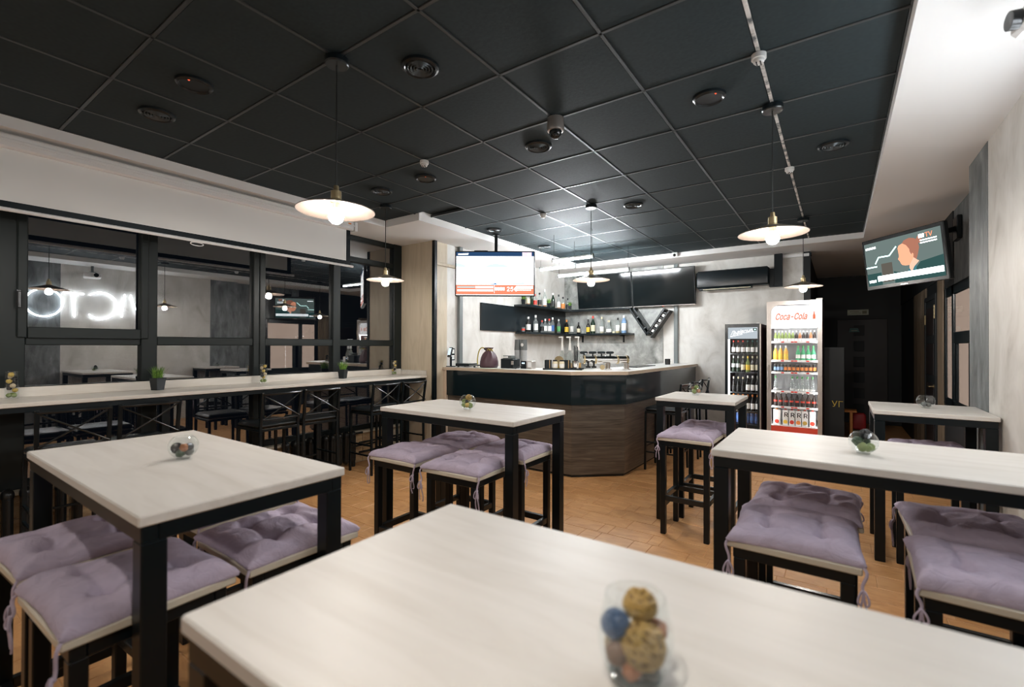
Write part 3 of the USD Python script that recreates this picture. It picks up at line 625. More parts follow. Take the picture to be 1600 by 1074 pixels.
# ------------------------------------------------------------------ pendant lamps
lamp0 = None
LAMPS = [(-2.13, 1.45, 'nearest white disc pendant lamp, above the left table'), (-3.93, 3.27, 'white disc pendant lamp by the window near the pilaster'), (-2.13, 4.49, 'white disc pendant lamp in front of the bar'),
         (-.33, 3.27, 'large looking white disc pendant lamp above the long right table'), (-.33, 6.33, 'farthest white disc pendant lamp, above the red-trimmed fridge'), (-.33, .21, 'white disc pendant lamp hanging over the foreground table behind the camera'), (-3.93, .21, 'white disc pendant lamp by the near windows'), (-2.13, -1.59, 'white disc pendant lamp behind the camera at left')]
def make_lamp(x, y, label, group):
    t = thing('pendant_lamp', label, 'pendant lamp', (x, y, 2.20), 0, group)
    part(t, 'ceiling_rose', lathe([(0, .755), (.055, .755), (.06, .762), (.06, .788), (0, .788)], 24), 'black_laminate')
    part(t, 'cord', cyl(.0035, .13, .76, 8), 'cord_black')
    so = part(t, 'socket', lathe([(0, .13), (.012, .13), (.014, .105), (.026, .10), (.026, .06), (.034, .055), (.034, .045), (.02, .04), (0, .04)], 20), 'brass')
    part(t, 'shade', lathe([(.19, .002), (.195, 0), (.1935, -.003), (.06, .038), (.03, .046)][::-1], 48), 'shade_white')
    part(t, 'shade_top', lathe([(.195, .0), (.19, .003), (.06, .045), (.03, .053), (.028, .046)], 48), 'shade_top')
    part(so, 'holder', cyl(.02, .012, .042, 16), 'brass')
    part(so, 'bulb', lathe([(0, -.068), (.018, -.065), (.032, -.052), (.038, -.034), (.034, -.014), (.02, .006), (.014, .014), (0, .015)], 20), 'bulb_glow')
    return t
for x, y, lab in LAMPS:
    if lamp0 is None: lamp0 = make_lamp(x, y, lab, 'disc pendant lamps')
    else: dup(lamp0, (x, y, 2.20), 0, lab, 'disc pendant lamps')

# ------------------------------------------------------------------ small ceiling fittings
sp0 = None
def make_speaker(x, y, label, group):
    t = thing('ceiling_vent', label, 'ceiling vent', (x, y, 0), 0, group)
    rim = part(t, 'rim', lathe([(.075, 2.985), (.085, 2.978), (.098, 2.985), (.10, 2.998), (.07, 2.998)], 32, True), 'black_laminate')
    for k in range(4): part(rim, 'ring', lathe([(.012+.016*k, 2.986), (.018+.016*k, 2.978), (.022+.016*k, 2.986), (.018+.016*k, 2.994)], 28, True), 'grid_metal')
    part(t, 'back', cyl(.078, 2.995, 2.998, 28), 'black_laminate'); return t
for x, y, lab in [(-1.83, 1.75, 'round black ceiling vent nearest above the camera'), (-1.83, 2.95, 'round black ceiling vent next to the dome camera'), (-.03, 4.17, 'round black ceiling vent by the right white border'), (-1.77, 4.75, 'round black ceiling vent in front of the bar lamps'),
                  (-3.61, 4.76, 'round black ceiling vent beside the hanging television pole'), (-3.6, 2.95, 'round black ceiling vent near the window pendant'), (-3.6, 1.14, 'round black ceiling vent near the projection screen'), (-3.6, 5.97, 'round black ceiling vent above the bar tubes')]:
    if sp0 is None: sp0 = make_speaker(x, y, lab, 'round black ceiling vents')
    else: dup(sp0, (x, y, 0), 0, lab, 'round black ceiling vents')
dl0 = None
def make_disc(x, y, label, group):
    t = thing('ceiling_disc', label, 'ceiling fitting', (x, y, 0), 0, group)
    part(t, 'rim', lathe([(.07, 2.985), (.08, 2.976), (.092, 2.985), (.094, 2.998), (.06, 2.998)], 32, True), 'black_laminate')
    part(t, 'cover', cyl(.075, 2.984, 2.998, 28), 'black_steel'); part(t, 'indicator', ball(.006, (.045, -.045, 2.984), 1), 'red_lamp'); return t
for x, y, lab in [(-.63, 2.95, 'smooth black ceiling disc with red light at right'), (-3.01, 1.13, 'smooth black ceiling disc above the left table'), (-3.0, 2.94, 'smooth black ceiling disc near the window pendant')]:
    if dl0 is None: dl0 = make_disc(x, y, lab, 'smooth black ceiling discs')
    else: dup(dl0, (x, y, 0), 0, lab, 'smooth black ceiling discs')
dt0 = None
for x, y, lab in [(-.33, 2.66, 'white smoke detector nearest on the worn ceiling bar'), (-.33, 4.49, 'white smoke detector beyond the right pendant'), (-2.73, 2.66, 'white smoke detector on the left of the ceiling'), (-2.72, 4.49, 'small white smoke detector towards the bar')]:
    if dt0 is None:
        dt0 = thing('smoke_detector', lab, 'smoke detector', (x, y, 0), 0, 'white smoke detectors')
        part(dt0, 'base', cyl(.035, 2.968, 2.992, 24), 'white_plastic'); part(dt0, 'sensor', lathe([(0, 2.945), (.02, 2.947), (.026, 2.955), (.026, 2.968), (0, 2.968)], 24), 'white_plastic'); part(dt0, 'slot', cat([bbox(-.012, -.006, -.02, .02, 2.943, 2.95, .001), bbox(.006, .012, -.02, .02, 2.943, 2.95, .001)]), 'label_black')
    else: dup(dt0, (x, y, 0), .5, lab, 'white smoke detectors')
t = thing('dome_camera', 'silver dome security camera on the black ceiling', 'security camera', (-1.51, 2.645, 0))
bd = part(t, 'body', lathe([(0, 2.99), (.052, 2.99), (.054, 2.96), (.056, 2.92), (.052, 2.905), (.042, 2.903), (0, 2.903)], 28), 'silver')
dm = part(t, 'dome', lathe([(.042, 2.903), (.040, 2.885), (.030, 2.867), (.015, 2.857), (0, 2.854)], 28), 'screen_off')
part(dm, 'lens', ball(.014, (.012, -.03, 2.875), 2), 'tv_black')
t = thing('small_camera', 'small white dome camera on the far white border', 'security camera', (-2.12, 7.545, 2.95))
part(t, 'body', bbox(-.05, .05, -.05, .01, -.02, .045, .012), 'white_plastic'); part(t, 'eye', ball(.022, (0, -.048, .0), 2), 'label_black')
t = thing('projector', 'grey projector hanging at the right edge of the ceiling', 'projector', (.72, 2.52, 2.70), .2)
part(t, 'body', bbox(-.15, .12, -.12, .12, 0, .09, .015), 'white_plastic'); part(t, 'mount', cat([cyl(.02, .09, .24, 12), bbox(-.08, .08, -.05, .05, .09, .11, .004)]), 'grey_metal'); part(t, 'lens', xf(cyl(.035, 0, .03, 20), (-.15, .05, .045), ry=-PI/2), 'black_steel_shiny')

# neon lettering on the right wall (it shows in the window glass)
t = thing('neon_sign', 'white neon lettering on the right wall reflected in the window', 'neon sign', (XR-.035, 0, 0))
r = .011
part(t, 'letter', tube([(0, 3.46, 2.02), (0, 3.44, 2.46)], r, 8), 'neon_glow')
part(t, 'letter', tube([(0, 3.34, 2.46), (0, 3.22, 2.06), (0, 3.10, 2.46)], r, 8), 'neon_glow')
part(t, 'letter', tube([(0, 2.965, 2.03), (0, 3.01, 2.46)], r, 8), 'neon_glow')
part(t, 'letter', tube([(0, 2.665+.235*math.cos(a), 2.225+.24*math.sin(a)) for a in np.linspace(-2.35, 2.30, 26)], r, 8), 'neon_glow')
part(t, 'letter', tube([(0, 2.16, 2.425), (0, 2.43, 2.415)], r, 8), 'neon_glow'); part(t, 'letter', tube([(0, 2.30, 2.415), (0, 2.305, 2.0)], r, 8), 'neon_glow')
part(t, 'letter', tube([(0, 1.92+.23*math.cos(a)+.03*math.sin(a), 2.225+.235*math.sin(a)-.02*math.cos(a)) for a in np.arange(36)*2*PI/36], r, 8, True), 'neon_glow')
part(t, 'standoff', cat([xf(cyl(.006, 0, .034, 8), (0, y, z), ry=PI/2) for y, z in ((2.15, 2.22), (1.69, 2.24), (2.305, 2.1), (2.9, 2.22), (2.99, 2.25), (3.22, 2.08), (3.45, 2.2))]), 'grey_metal')

# ------------------------------------------------------------------ bar counter
BZ = 1.215
t = thing('bar_counter', 'bar counter with white top, black upper panels and dark wood lower panels', 'bar counter')
o = [(XB+.01, 4.76), (-2.50, 4.76), (-2.03, 5.175), (-1.985, 8.17)]              # base line of the wooden panels
def off(poly, d):       # offset outwards (towards the room)
    P = np.array(poly, float); out_ = []
    N = []
    for a, b in zip(P[:-1], P[1:]):
        e = (b-a)/np.linalg.norm(b-a); N.append(np.array([e[1], -e[0]]))
    for i, p in enumerate(P):
        if i == 0: out_.append(p+N[0]*d)
        elif i == len(P)-1: out_.append(p+N[-1]*d)
        else:
            n = N[i-1]+N[i]; n /= np.linalg.norm(n); out_.append(p+n*d/np.dot(n, N[i]))
    return np.array(out_)
def strip(d0, d1, z0, z1, segs=None):
    a, b = off(o, d0), off(o, d1)
    return [prism([tuple(a[i]), tuple(a[i+1]), tuple(b[i+1]), tuple(b[i])], z0, z1) for i in range(3)]
def bevel_edges(m): return m
for m in strip(0, -.03, .03, .83): part(t, 'wood_panel', m, 'dark_oak', smooth=False)
for m in strip(-.02, -.03, 0, .03): part(t, 'plinth', m, 'black_laminate', smooth=False)
for m in strip(.025, -.03, .832, BZ-.045): part(t, 'black_panel', m, 'gloss_panel', smooth=False)
a, b = off(o, .06), off(o, -.52)
topm = prism([tuple(p) for p in a]+[tuple(p) for p in b[::-1]], BZ-.04, BZ)
part(t, 'worktop', topm, 'counter_white', smooth=False)
for m in strip(.0605, .058, BZ-.039, BZ-.001): part(t, 'edge_band', m, 'counter_edge', smooth=False)
part(t, 'end_panel', bbox(XB+.002, XB+.05, 4.72, 5.2, 0, BZ-.045, .002), 'counter_edge')
part(t, 'inner_panel', cat(strip(-.03, -.05, .0, BZ-.05)), 'black_laminate', smooth=False)

# things on the bar
def bar_thing(*a, **k): return thing(*a, **k)
t = thing('payment_terminal', 'black touch terminal on a stand at the left end of the bar', 'payment terminal', (-4.385, 4.79, BZ), -.3)
part(t, 'stand', cat([bbox(-.05, .05, -.05, .05, 0, .012, .004), bbox(-.012, .012, -.012, .012, .01, .14, .003)]), 'black_laminate'); part(t, 'head', xf(bbox(-.04, .04, -.012, .012, -.07, .07, .006), (0, -.01, .20), rx=-.25), 'black_laminate'); part(t, 'screen', xf(box(-.032, .032, -.0145, -.012, -.04, .058), (0, -.01, .20), rx=-.25), 'pos_screen')
t = thing('wall_socket', 'double black and white wall socket left of the bar', 'socket', (XB, 4.90, 1.385))
part(t, 'frame', bbox(0, .012, -.045, .045, -.085, .085, .004), 'black_laminate')
for z in (-.04, .04): part(t, 'insert', bbox(.012, .016, -.03, .03, z-.03, z+.03, .003), 'white_plastic')
t = thing('weighing_scale', 'flat black and grey weighing scale on the left end of the bar', 'scale', (-4.14, 4.90, BZ), .02)
part(t, 'body', bbox(-.17, .06, -.10, .10, .012, .05, .006), 'black_laminate'); part(t, 'flap', bbox(.06, .18, -.09, .09, .02, .035, .004), 'grey_metal'); part(t, 'foot', cat([cyl(.012, 0, .02, 8).apply_translation((x, y, 0)) for x in (-.14, .14) for y in (-.07, .07)]), 'black_laminate')
t = thing('drawstring_bag', 'maroon drawstring bag on the bar', 'bag', (-3.84, 4.95, BZ), 0)
n = 40; prof = [(.0, .0), (.112, 0), (.124, .03), (.122, .08), (.108, .135), (.082, .185), (.052, .218), (.036, .230), (.040, .244), (.058, .268), (.044, .268), (.0, .24)]
m = lathe(prof, n); v = m.vertices.copy(); ang = np.arctan2(v[:, 1], v[:, 0]); k = np.clip((v[:, 2]-.08)/.12, 0, 1); m.vertices = v*np.stack([1+.10*k*np.sin(ang*9), 1+.10*k*np.sin(ang*9), np.ones(len(v))], 1)
part(t, 'sack', m, 'maroon_bag', smooth=80)
part(t, 'drawcord', cat([tube([(.036*math.cos(a), .036*math.sin(a), .224) for a in np.arange(16)*2*PI/16], .006, 6, True), tube(curve([(.03, -.03, .225), (.07, -.05, .245), (.10, -.05, .22)]), .006, 6), tube(curve([(.0, -.035, .225), (.03, -.06, .25), (.07, -.07, .235)]), .005, 6)]), 'hose_yellow')
t = thing('hose', 'yellow bent hose standing up behind the maroon bag', 'hose', (-4.15, 5.12, BZ)); part(t, 'hose', tube(curve([(-.02, 0, 0), (-.03, 0, .10), (.0, 0, .22), (.07, -.02, .265), (.14, -.04, .245)], 24), .008, 8), 'hose_yellow'); part(t, 'nozzle', tube([(.13, -.04, .25), (.24, -.07, .20)], .014, 10), 'label_black')
t = thing('printer', 'black boxy printer on the bar left of the paper cups', 'printer', (-3.50, 4.96, BZ), .05)
part(t, 'body', bbox(-.10, .10, -.08, .08, 0, .125, .008), 'black_laminate'); part(t, 'lid', cat([bbox(-.08, .04, -.06, .06, .125, .135, .003), bbox(-.08, .05, -.055, .055, .155, .165, .003), bbox(-.005, .05, -.05, .05, .13, .16, .004)]), 'grey_metal'); part(t, 'keypad', bbox(.065, .10, -.084, -.078, .05, .10, .002), 'silver')
for k, (x, h, hh, lab) in enumerate([(-3.52, .30, .13, 'taller left stack of grey and white paper cups behind the black printer'), (-3.42, .27, .15, 'right stack of grey and white paper cups with a round logo')]):
    t = thing('cup_stack', lab, 'cup stack', (x, 5.16, BZ), 0)
    for q in range(7): part(t, 'cup', lathe([(0, 0), (.035, 0), (.042, .10), (.044, .102), (.044, .108), (.041, .106), (.034, .01), (0, .01)], 20).apply_translation((0, 0, .022*q)), 'cup_pale')
    part(t, 'upper_sleeve', lathe([(0, .0), (.045, .0), (.038, .14), (0, .14)], 20).apply_translation((0, 0, .235+.0*h)), 'paper_grey')
    if k: part(t, 'logo', xf(cyl(.022, 0, .004, 16), (0, -.0425, .305), rx=PI/2-.05), 'label_white')
t = thing('card_terminal', 'small card reader with lit display beside the paper cups', 'card reader', (-3.25, 5.01, BZ), 0)
part(t, 'body', bbox(-.10, .08, -.05, .05, 0, .10, .006), 'silver'); part(t, 'front', bbox(-.085, .0, -.055, -.048, .0, .10, .003), 'black_laminate'); part(t, 'display', bbox(-.065, -.02, -.0575, -.0545, .06, .08, .001), 'pos_screen'); part(t, 'keypad', bbox(.02, .07, -.053, -.049, .02, .085, .002), 'white_plastic')
t = thing('cable', 'coiled black cable lying on the bar by the card reader', 'cable', (-3.33, 4.84, BZ+.006)); part(t, 'cable', tube(curve([(-.10, 0, 0), (-.03, .02, .0), (.02, -.02, .004), (.06, .02, .03), (.10, .01, .05)], 24), .005, 6), 'cord_black')
t = thing('serving_tray', 'low black tray under the jars at the bar corner', 'tray', (-2.77, 5.06, BZ), .35); part(t, 'tray', cat([bbox(-.24, .24, -.10, .10, 0, .008, .003), bbox(-.24, .24, -.10, -.095, .008, .02, .002), bbox(-.24, .24, .095, .10, .008, .02, .002)]), 'black_laminate')
def on_tray(dx, dy): c, s = math.cos(.35), math.sin(.35); return (-2.77+dx*c-dy*s, 5.06+dx*s+dy*c, BZ+.009)
for k, (dx, lab) in enumerate([(-.19, 'black square napkin box at the left end of the bar tray'), (.045, 'black square napkin box in the middle of the bar tray')]):
    t = thing('napkin_box', lab, 'box', on_tray(dx, .01), .35); part(t, 'box', bbox(-.04, .04, -.04, .04, 0, .11, .006), 'black_laminate'); part(t, 'stripe', bbox(.018, .028, -.0415, -.0395, .0, .11, .0005), 'card_tan')
for k, (dx, lab) in enumerate([(-.10, 'left glass jar with pale label on the bar tray'), (-.015, 'right glass jar with pale label on the bar tray')]):
    t = thing('jar', lab, 'jar', on_tray(dx+.005, -.055), .35); part(t, 'glass', lathe([(0, 0), (.03, 0), (.032, .08), (.024, .095), (0, .095)], 20), 'label_cream'); part(t, 'lid', cyl(.027, .095, .112, 18), 'label_black'); part(t, 'label', lathe([(.0325, .02), (.0327, .065)], 20), 'label_white')
t = thing('sieve', 'round brass coloured strainer standing on the bar tray', 'strainer', on_tray(-.06, .04), .35); part(t, 'disc', xf(lathe([(0, 0), (.05, 0), (.058, .006), (.058, .014), (0, .006)], 28), (0, 0, .10), rx=PI/2), 'brass'); part(t, 'stand', bbox(-.02, .02, -.01, .03, 0, .05, .004), 'ball_yellow')
t = thing('straw_cup', 'steel cup holding black straws on the bar tray', 'cup', on_tray(.15, .0), .35); part(t, 'cup', lathe([(0, 0), (.034, 0), (.042, .10), (.04, .10), (.033, .004), (0, .004)], 20), 'chrome')
for k in range(9):
    t2 = thing('straw', 'black straw standing in the steel cup on the bar tray', 'straw', on_tray(.14+.012*(k % 3), -.012+.012*(k//3)), 0, 'black straws in the steel cup'); part(t2, 'straw', tube([(0, 0, .006), (.01*((k % 3)-1), .004, .25+.012*((k*5) % 4))], .0045, 6), 'black_laminate')
for k, (x, y, lab) in enumerate([(-2.92, 5.30, 'left syrup bottle with white pump on the bar'), (-2.84, 5.36, 'middle syrup bottle with white pump on the bar'), (-2.73, 5.38, 'right syrup bottle with white pump on the bar')]):
    t = thing('syrup_bottle', lab, 'syrup bottle', (x, y, BZ), 0)
    part(t, 'glass', lathe([(0, 0), (.04, 0), (.042, .01), (.042, .13), (.034, .17), (.016, .215), (.014, .24), (0, .24)], 22), 'bottle_clear'); part(t, 'syrup', cyl(.037, .005, .075, 18), ('label_cream', 'ball_cream', 'orange_drink')[k])
    part(t, 'pump', cat([cyl(.020, .235, .33, 14, .012), cyl(.009, .33, .40, 8), bbox(-.05, .014, -.01, .01, .395, .412, .004)]), 'label_white')
    if k == 0: part(t, 'label', lathe([(.0175, .245), (.0165, .26)], 14), 'label_red')
t = thing('beer_tap', 'thick chrome horizontal beer tap tower at the bar corner', 'beer tap', (-2.335, 5.33, BZ), .72)     # along the slanted side of the bar
part(t, 'pipe', xf(cyl(.046, -.29, .29, 28), (0, 0, .125), ry=PI/2), 'chrome')
for x in (-.27, -.13, .15, .27): part(t, 'collar', xf(cyl(.053, x-.010, x+.010, 28), (0, 0, .125), ry=PI/2), 'brass')
for x in (.03, .265): part(t, 'column', cat([cyl(.032, .005, .10, 20), cyl(.05, 0, .012, 20)]).apply_translation((x, 0, 0)), 'chrome')
for x in (-.26, -.15, -.04, .07):
    part(t, 'tap_handle', cat([cyl(.010, .16, .20, 10).apply_translation((x, .03, 0)), bbox(x-.05, x+.045, .015, .05, .195, .225, .01)]), 'black_laminate')
for x in (-.24, -.17): part(t, 'spout', cat([xf(cyl(.014, .03, .09, 10), (x, 0, .10), rx=PI/2), cyl(.012, .035, .10, 10).apply_translation((x, -.085, 0)), bbox(x-.03, x+.03, -.10, -.07, .03, .05, .006)]), 'black_steel_shiny')
part(t, 'gauge', xf(cyl(.030, 0, .015, 20), (-.06, -.06, .035), rx=PI/2), 'brass')
t = thing('drip_tray', 'flat dark drip tray beside the beer tap', 'tray', (-2.33, 6.5, BZ), 0); part(t, 'tray', bbox(-.10, .10, -.35, .42, 0, .012, .004), 'black_steel_shiny')
t = thing('mug', 'small black and white mug at the far end of the bar', 'mug', (-2.24, 7.55, BZ), 0); part(t, 'body', lathe([(0, 0), (.04, 0), (.042, .09), (.038, .09), (.037, .005), (0, .005)], 20), 'label_black'); part(t, 'handle', tube([(.04+.03*math.sin(a), 0, .045+.03*math.cos(a)) for a in np.linspace(0, PI, 9)], .006, 6), 'label_white')

# ------------------------------------------------------------------ tubes over the bar
for (x0, x1, y, lab) in [(-3.13, -2.53, 5.41, 'nearest short fluorescent tube hanging above the bar'), (-3.64, -3.04, 5.91, 'left short fluorescent tube hanging above the bar'), (-3.73, -2.53, 6.63, 'long fluorescent tube hanging above the bar in front of the dark screens')]:
    t = thing('tube_light', lab, 'tube light', (x0, y, 2.65)); L = x1-x0
    part(t, 'housing', bbox(0, L, -.011, .011, 0, .022, .004), 'white_plastic')
    part(t, 'tube', xf(cyl(.013, .02, L-.02, 12), (0, 0, -.016), ry=PI/2), 'tube_glow')
    for x in (.0, L-.012): part(t, 'end_cap', bbox(x, x+.012, -.018, .018, -.032, .03, .003), 'grey_metal')
    for x in (.02, L-.02): part(t, 'wire', cyl(.0025, .028, .34, 6).apply_translation((x, 0, 0)), 'cord_black')

# ------------------------------------------------------------------ televisions
def tv(label, c, yaw, tilt, wd, hd, th=.05):
    t = thing('television', label, 'television', c, 0)
    T = trimesh.transformations
    Mx = T.rotation_matrix(yaw, [0, 0, 1]) @ T.rotation_matrix(tilt, [1, 0, 0])
    def put(m): m = m.copy(); m.apply_transform(Mx); return m
    part(t, 'casing', put(cat([bbox(-wd/2, wd/2, 0, th, -hd/2, hd/2, .006), bbox(-wd/3, wd/3, th, th+.03, -hd/3, hd/3, .01)])), 'tv_black')
    return t, put
SCREEN = {}      # the pieces of a picture are sub-parts of the screen that shows them
def flat(put, t, name, mat, pts, depth):     # a flat patch of picture, points (x, z) on the screen
    m = prism(pts, 0, .0008); m = xf(m, (0, -depth, 0), rx=PI/2)
    p = part(SCREEN.get(str(t.GetPath()), t), name, put(m), mat, smooth=False)
    if name == 'screen': SCREEN[str(t.GetPath())] = p
def rect(x0, x1, z0, z1): return [(x0, z0), (x1, z0), (x1, z1), (x0, z1)]
t, put = tv('bright television hanging from a ceiling pole, showing a white news screen', (-3.73, 4.93, 2.465), YAW, 0, 1.06, .60)
a, b = .515, .285
flat(put, t, 'screen', 'screen_white', rect(-a, a, -b, b), .001)
flat(put, t, 'picture_header', 'screen_navy', rect(-a, a, b-.055, b), .002)
flat(put, t, 'picture_cloud', 'screen_pale_blue', [(-.13, .09), (.18, .09), (.13, .115), (0, .13), (-.08, .115)], .002)
flat(put, t, 'picture_cloud', 'screen_pale_blue', [(-a, .09), (-.39, .09), (-.40, .11), (-.46, .13), (-a, .14)], .002)
flat(put, t, 'picture_shore', 'screen_pale_blue', [(-.2, -.145), (.40, -.145), (.38, -.118), (.30, -.128), (.05, -.135)], .002)
flat(put, t, 'picture_boat', 'screen_blue', [(-.08, -.145), (.03, -.145), (.005, -.125), (-.01, -.132)], .003)
flat(put, t, 'ticker', 'ticker_red', rect(-a, a, -b+.01, -.15), .003)
for x0, x1, z0, z1, mt in ((-.50, -.27, -.188, -.172, 'ticker_cyan'), (-.26, -.02, -.195, -.165, 'screen_white'), (-.50, -.02, -.235, -.212, 'screen_white'), (.28, .505, -.20, -.162, 'screen_white'), (.28, .48, -.225, -.212, 'screen_white'), (-.012, -.006, -.26, -.155, 'screen_white')):
    flat(put, t, 'ticker_line', mt, rect(x0, x1, z0, z1), .004)
part(SCREEN[str(t.GetPath())], 'ticker_text', put(upright(text('25€', .055, .001, True), (.15, -.004, -.232))), 'screen_white', smooth=False)
for k in range(4): flat(put, t, 'ticker_line', 'screen_white', rect(.0+.034*k, .026+.034*k, -.225, -.18), .004)
flat(put, t, 'picture_caption', 'screen_white', [(-.49, b-.04), (-.355, b-.036), (-.35, b-.015), (-.49, b-.018)], .004)
flat(put, t, 'picture_logo', 'logo_pink', rect(.36, .485, b-.058, b-.002), .004)
flat(put, t, 'picture_logo', 'screen_white', rect(.43, .46, b-.045, b-.012), .005)
part(t, 'pole', cat([cyl(.022, .28, .535, 14), cyl(.05, .52, .535, 18)]).apply_translation((-.02, .05, 0)), 'black_steel')
part(t, 'bracket', put(bbox(-.28, -.10, .03, .07, .28, .315, .004)), 'black_steel')
for cx, lab in ((-3.55, 'left one of two switched-off black televisions on the far wall'), (-2.47, 'right one of two switched-off black televisions on the far wall')):
    t, put = tv(lab, (cx, 8.02, 2.518), 0, .14, 1.075, .635)
    part(t, 'screen', put(box(-.525, .525, -.0015, 0, -.30, .305)), 'screen_off', smooth=False); part(t, 'chin', put(bbox(-.53, .53, -.004, 0, -.317, -.305, .001)), 'silver'); part(t, 'standby_light', put(bbox(-.012, .012, -.006, 0, -.325, -.318, .001)), 'red_lamp')
    part(t, 'wall_bracket', bbox(-.15, .15, .07, .135, -.1, .1, .004), 'black_steel')
t, put = tv('television tilted out from the right wall showing a film with a red-haired head', (.535, 6.22, 2.41), -.883, .13, .92, .55)
a, b = .43, .235
flat(put, t, 'screen', 'film_wall', rect(-a, a, -b, b), .001)
flat(put, t, 'picture_dark', 'film_dark', [(-.10, -.235), (.43, -.235), (.43, -.03), (.20, -.06), (.14, -.12), (.05, -.16), (-.10, -.11)], .002)
flat(put, t, 'picture_dark', 'film_dark', rect(-.43, -.25, -.235, -.10), .002)
flat(put, t, 'picture_door', 'film_door', rect(-.24, -.11, -.21, -.01), .003)
flat(put, t, 'picture_shirt', 'film_shirt', [(.02, -.19), (.14, -.19), (.16, -.06), (.08, -.10)], .003)
flat(put, t, 'picture_neck', 'film_neck', [(.08, -.11), (.09, .06), (.15, .06), (.16, -.03), (.19, -.05), (.13, -.10), (.10, -.15)], .004)
flat(put, t, 'picture_hair', 'film_hair', [(.045, .10), (.02, .145), (.05, .18), (.11, .195), (.165, .18), (.20, .135), (.205, .08), (.185, .02), (.165, -.03), (.125, .0), (.10, .06)], .0045)
flat(put, t, 'picture_hair', 'film_hair', [(.19, .13), (.215, .12), (.24, .15), (.235, .19), (.205, .195), (.18, .165)], .0048)
flat(put, t, 'picture_face', 'film_face', [(-.025, .115), (-.012, .14), (.03, .155), (.07, .13), (.10, .085), (.105, .03), (.115, .015), (.125, .04), (.14, .03), (.135, -.005), (.12, -.03), (.085, -.075), (.04, -.075), (.005, -.062), (-.008, -.045), (-.016, -.022), (-.035, .004), (-.02, .03), (-.022, .07)], .0052)
for p, q in (((-.43, -.03), (-.29, -.03)), ((-.31, 0), (-.26, .065)), ((-.26, .065), (-.13, .06)), ((-.13, .06), (-.04, .14))):
    d = np.subtract(q, p); nrm = np.array([-d[1], d[0]])/np.linalg.norm(d)*.008
    flat(put, t, 'picture_neon', 'film_tube', [tuple(np.array(p)-nrm), tuple(np.array(q)-nrm), tuple(np.array(q)+nrm), tuple(np.array(p)+nrm)], .0055)
flat(put, t, 'ticker', 'film_white', rect(-.30, .425, -.195, -.135), .006)
flat(put, t, 'picture_clock', 'film_white', rect(-.41, -.32, -.20, -.17), .006)
flat(put, t, 'picture_caption', 'film_white', rect(-.41, -.28, .165, .19), .006)
flat(put, t, 'picture_logo', 'film_white', rect(.21, .27, .165, .205), .006); part(SCREEN[str(t.GetPath())], 'picture_logo', put(upright(text('TV', .042, .001, True), (.275, -.006, .165))), 'film_orange', smooth=False)
for z in (.135, .11): flat(put, t, 'picture_caption', 'film_white', rect(.22, .39, z, z+.014), .006)
part(t, 'maker_mark', put(bbox(-.04, .04, -.003, 0, -.262, -.252, .0005)), 'silver')
part(t, 'wall_arm', cat([bar((.14, -.03, .18), (.44, .05, .27), .05), bbox(.41, .449, -.05, .15, .15, .38, .006)]), 'black_steel')

# ------------------------------------------------------------------ air conditioner and neighbours on the far wall
t = thing('air_conditioner', 'long black wall air conditioner between the dark televisions and the fridges', 'air conditioner', (-1.385, YF, 2.57))
part(t, 'body', cat([bbox(-.53, .53, -.20, -.002, -.12, .165, .03)]), 'black_laminate', smooth=50); part(t, 'flap', bbox(-.48, .30, -.205, -.12, -.155, -.118, .006), 'black_steel'); part(t, 'louvre', bbox(-.42, .28, -.209, -.203, -.147, -.135, .002), 'label_cream')
t = thing('duct_cover', 'upright black duct cover right of the air conditioner', 'duct', (-.745, YF, 0)); part(t, 'cover', cat([bbox(-.055, .055, -.10, -.002, 2.42, 2.918, .005), bbox(-.12, -.05, -.10, -.002, 2.42, 2.70, .005)]), 'black_laminate')
t = thing('cable_duct', 'short white cable duct under the far ceiling border', 'cable duct', (-.45, YF-.02, 2.87)); part(t, 'duct', bbox(-.24, .10, -.02, .018, -.02, .025, .004), 'white_plastic'); part(t, 'end', bbox(.10, .13, -.022, .018, -.022, .03, .004), 'black_laminate')

# shelves behind the bar
t = thing('wall_shelf', 'black corner shelving behind the bar with a zigzag end', 'shelf')
part(t, 'back_panel', bbox(XB, XB+.03, 5.52, YF-.021, 1.745, 2.165, .003), 'black_laminate')
part(t, 'upper_board', bbox(XB+.002, XB+.25, 6.42, YF-.021, 2.165, 2.20, .003), 'black_laminate')
part(t, 'upper_board', bbox(XB+.25, -3.04, YF-.24, YF-.021, 2.165, 2.20, .003), 'black_laminate')
part(t, 'lower_board', bbox(XB+.03, XB+.25, 6.42, YF-.021, 1.71, 1.745, .003), 'black_laminate')
part(t, 'lower_board', bbox(XB+.25, -3.02, YF-.24, YF-.021, 1.71, 1.745, .003), 'black_laminate')
for x in (-4.05, -3.22): part(t, 'bracket', cat([bbox(x-.015, x+.015, YF-.04, YF-.021, 1.58, 1.71, .002), bbox(x-.015, x+.015, YF-.18, YF-.021, 1.69, 1.71, .002)]), 'black_steel')
def slant(p, q, w_, y0, y1):
    p, q = np.array(p), np.array(q); d = (q-p)/np.linalg.norm(q-p); nn = np.array([-d[1], d[0]])*w_/2
    m = prism([tuple(p-nn), tuple(q-nn), tuple(q+nn), tuple(p+nn)], 0, y1-y0); return xf(m, (0, y1, 0), rx=PI/2)
part(t, 'slanted_board', cat([slant((-3.05, 2.185), (-2.72, 1.70), .03, YF-.22, YF-.021), slant((-2.97, 2.185), (-2.66, 1.73), .02, YF-.22, YF-.021)]), 'black_laminate', smooth=False)
part(t, 'slanted_board', cat([slant((-2.74, 1.70), (-2.43, 2.15), .03, YF-.22, YF-.021), slant((-2.66, 1.66), (-2.34, 2.12), .02, YF-.22, YF-.021)]), 'black_laminate', smooth=False)
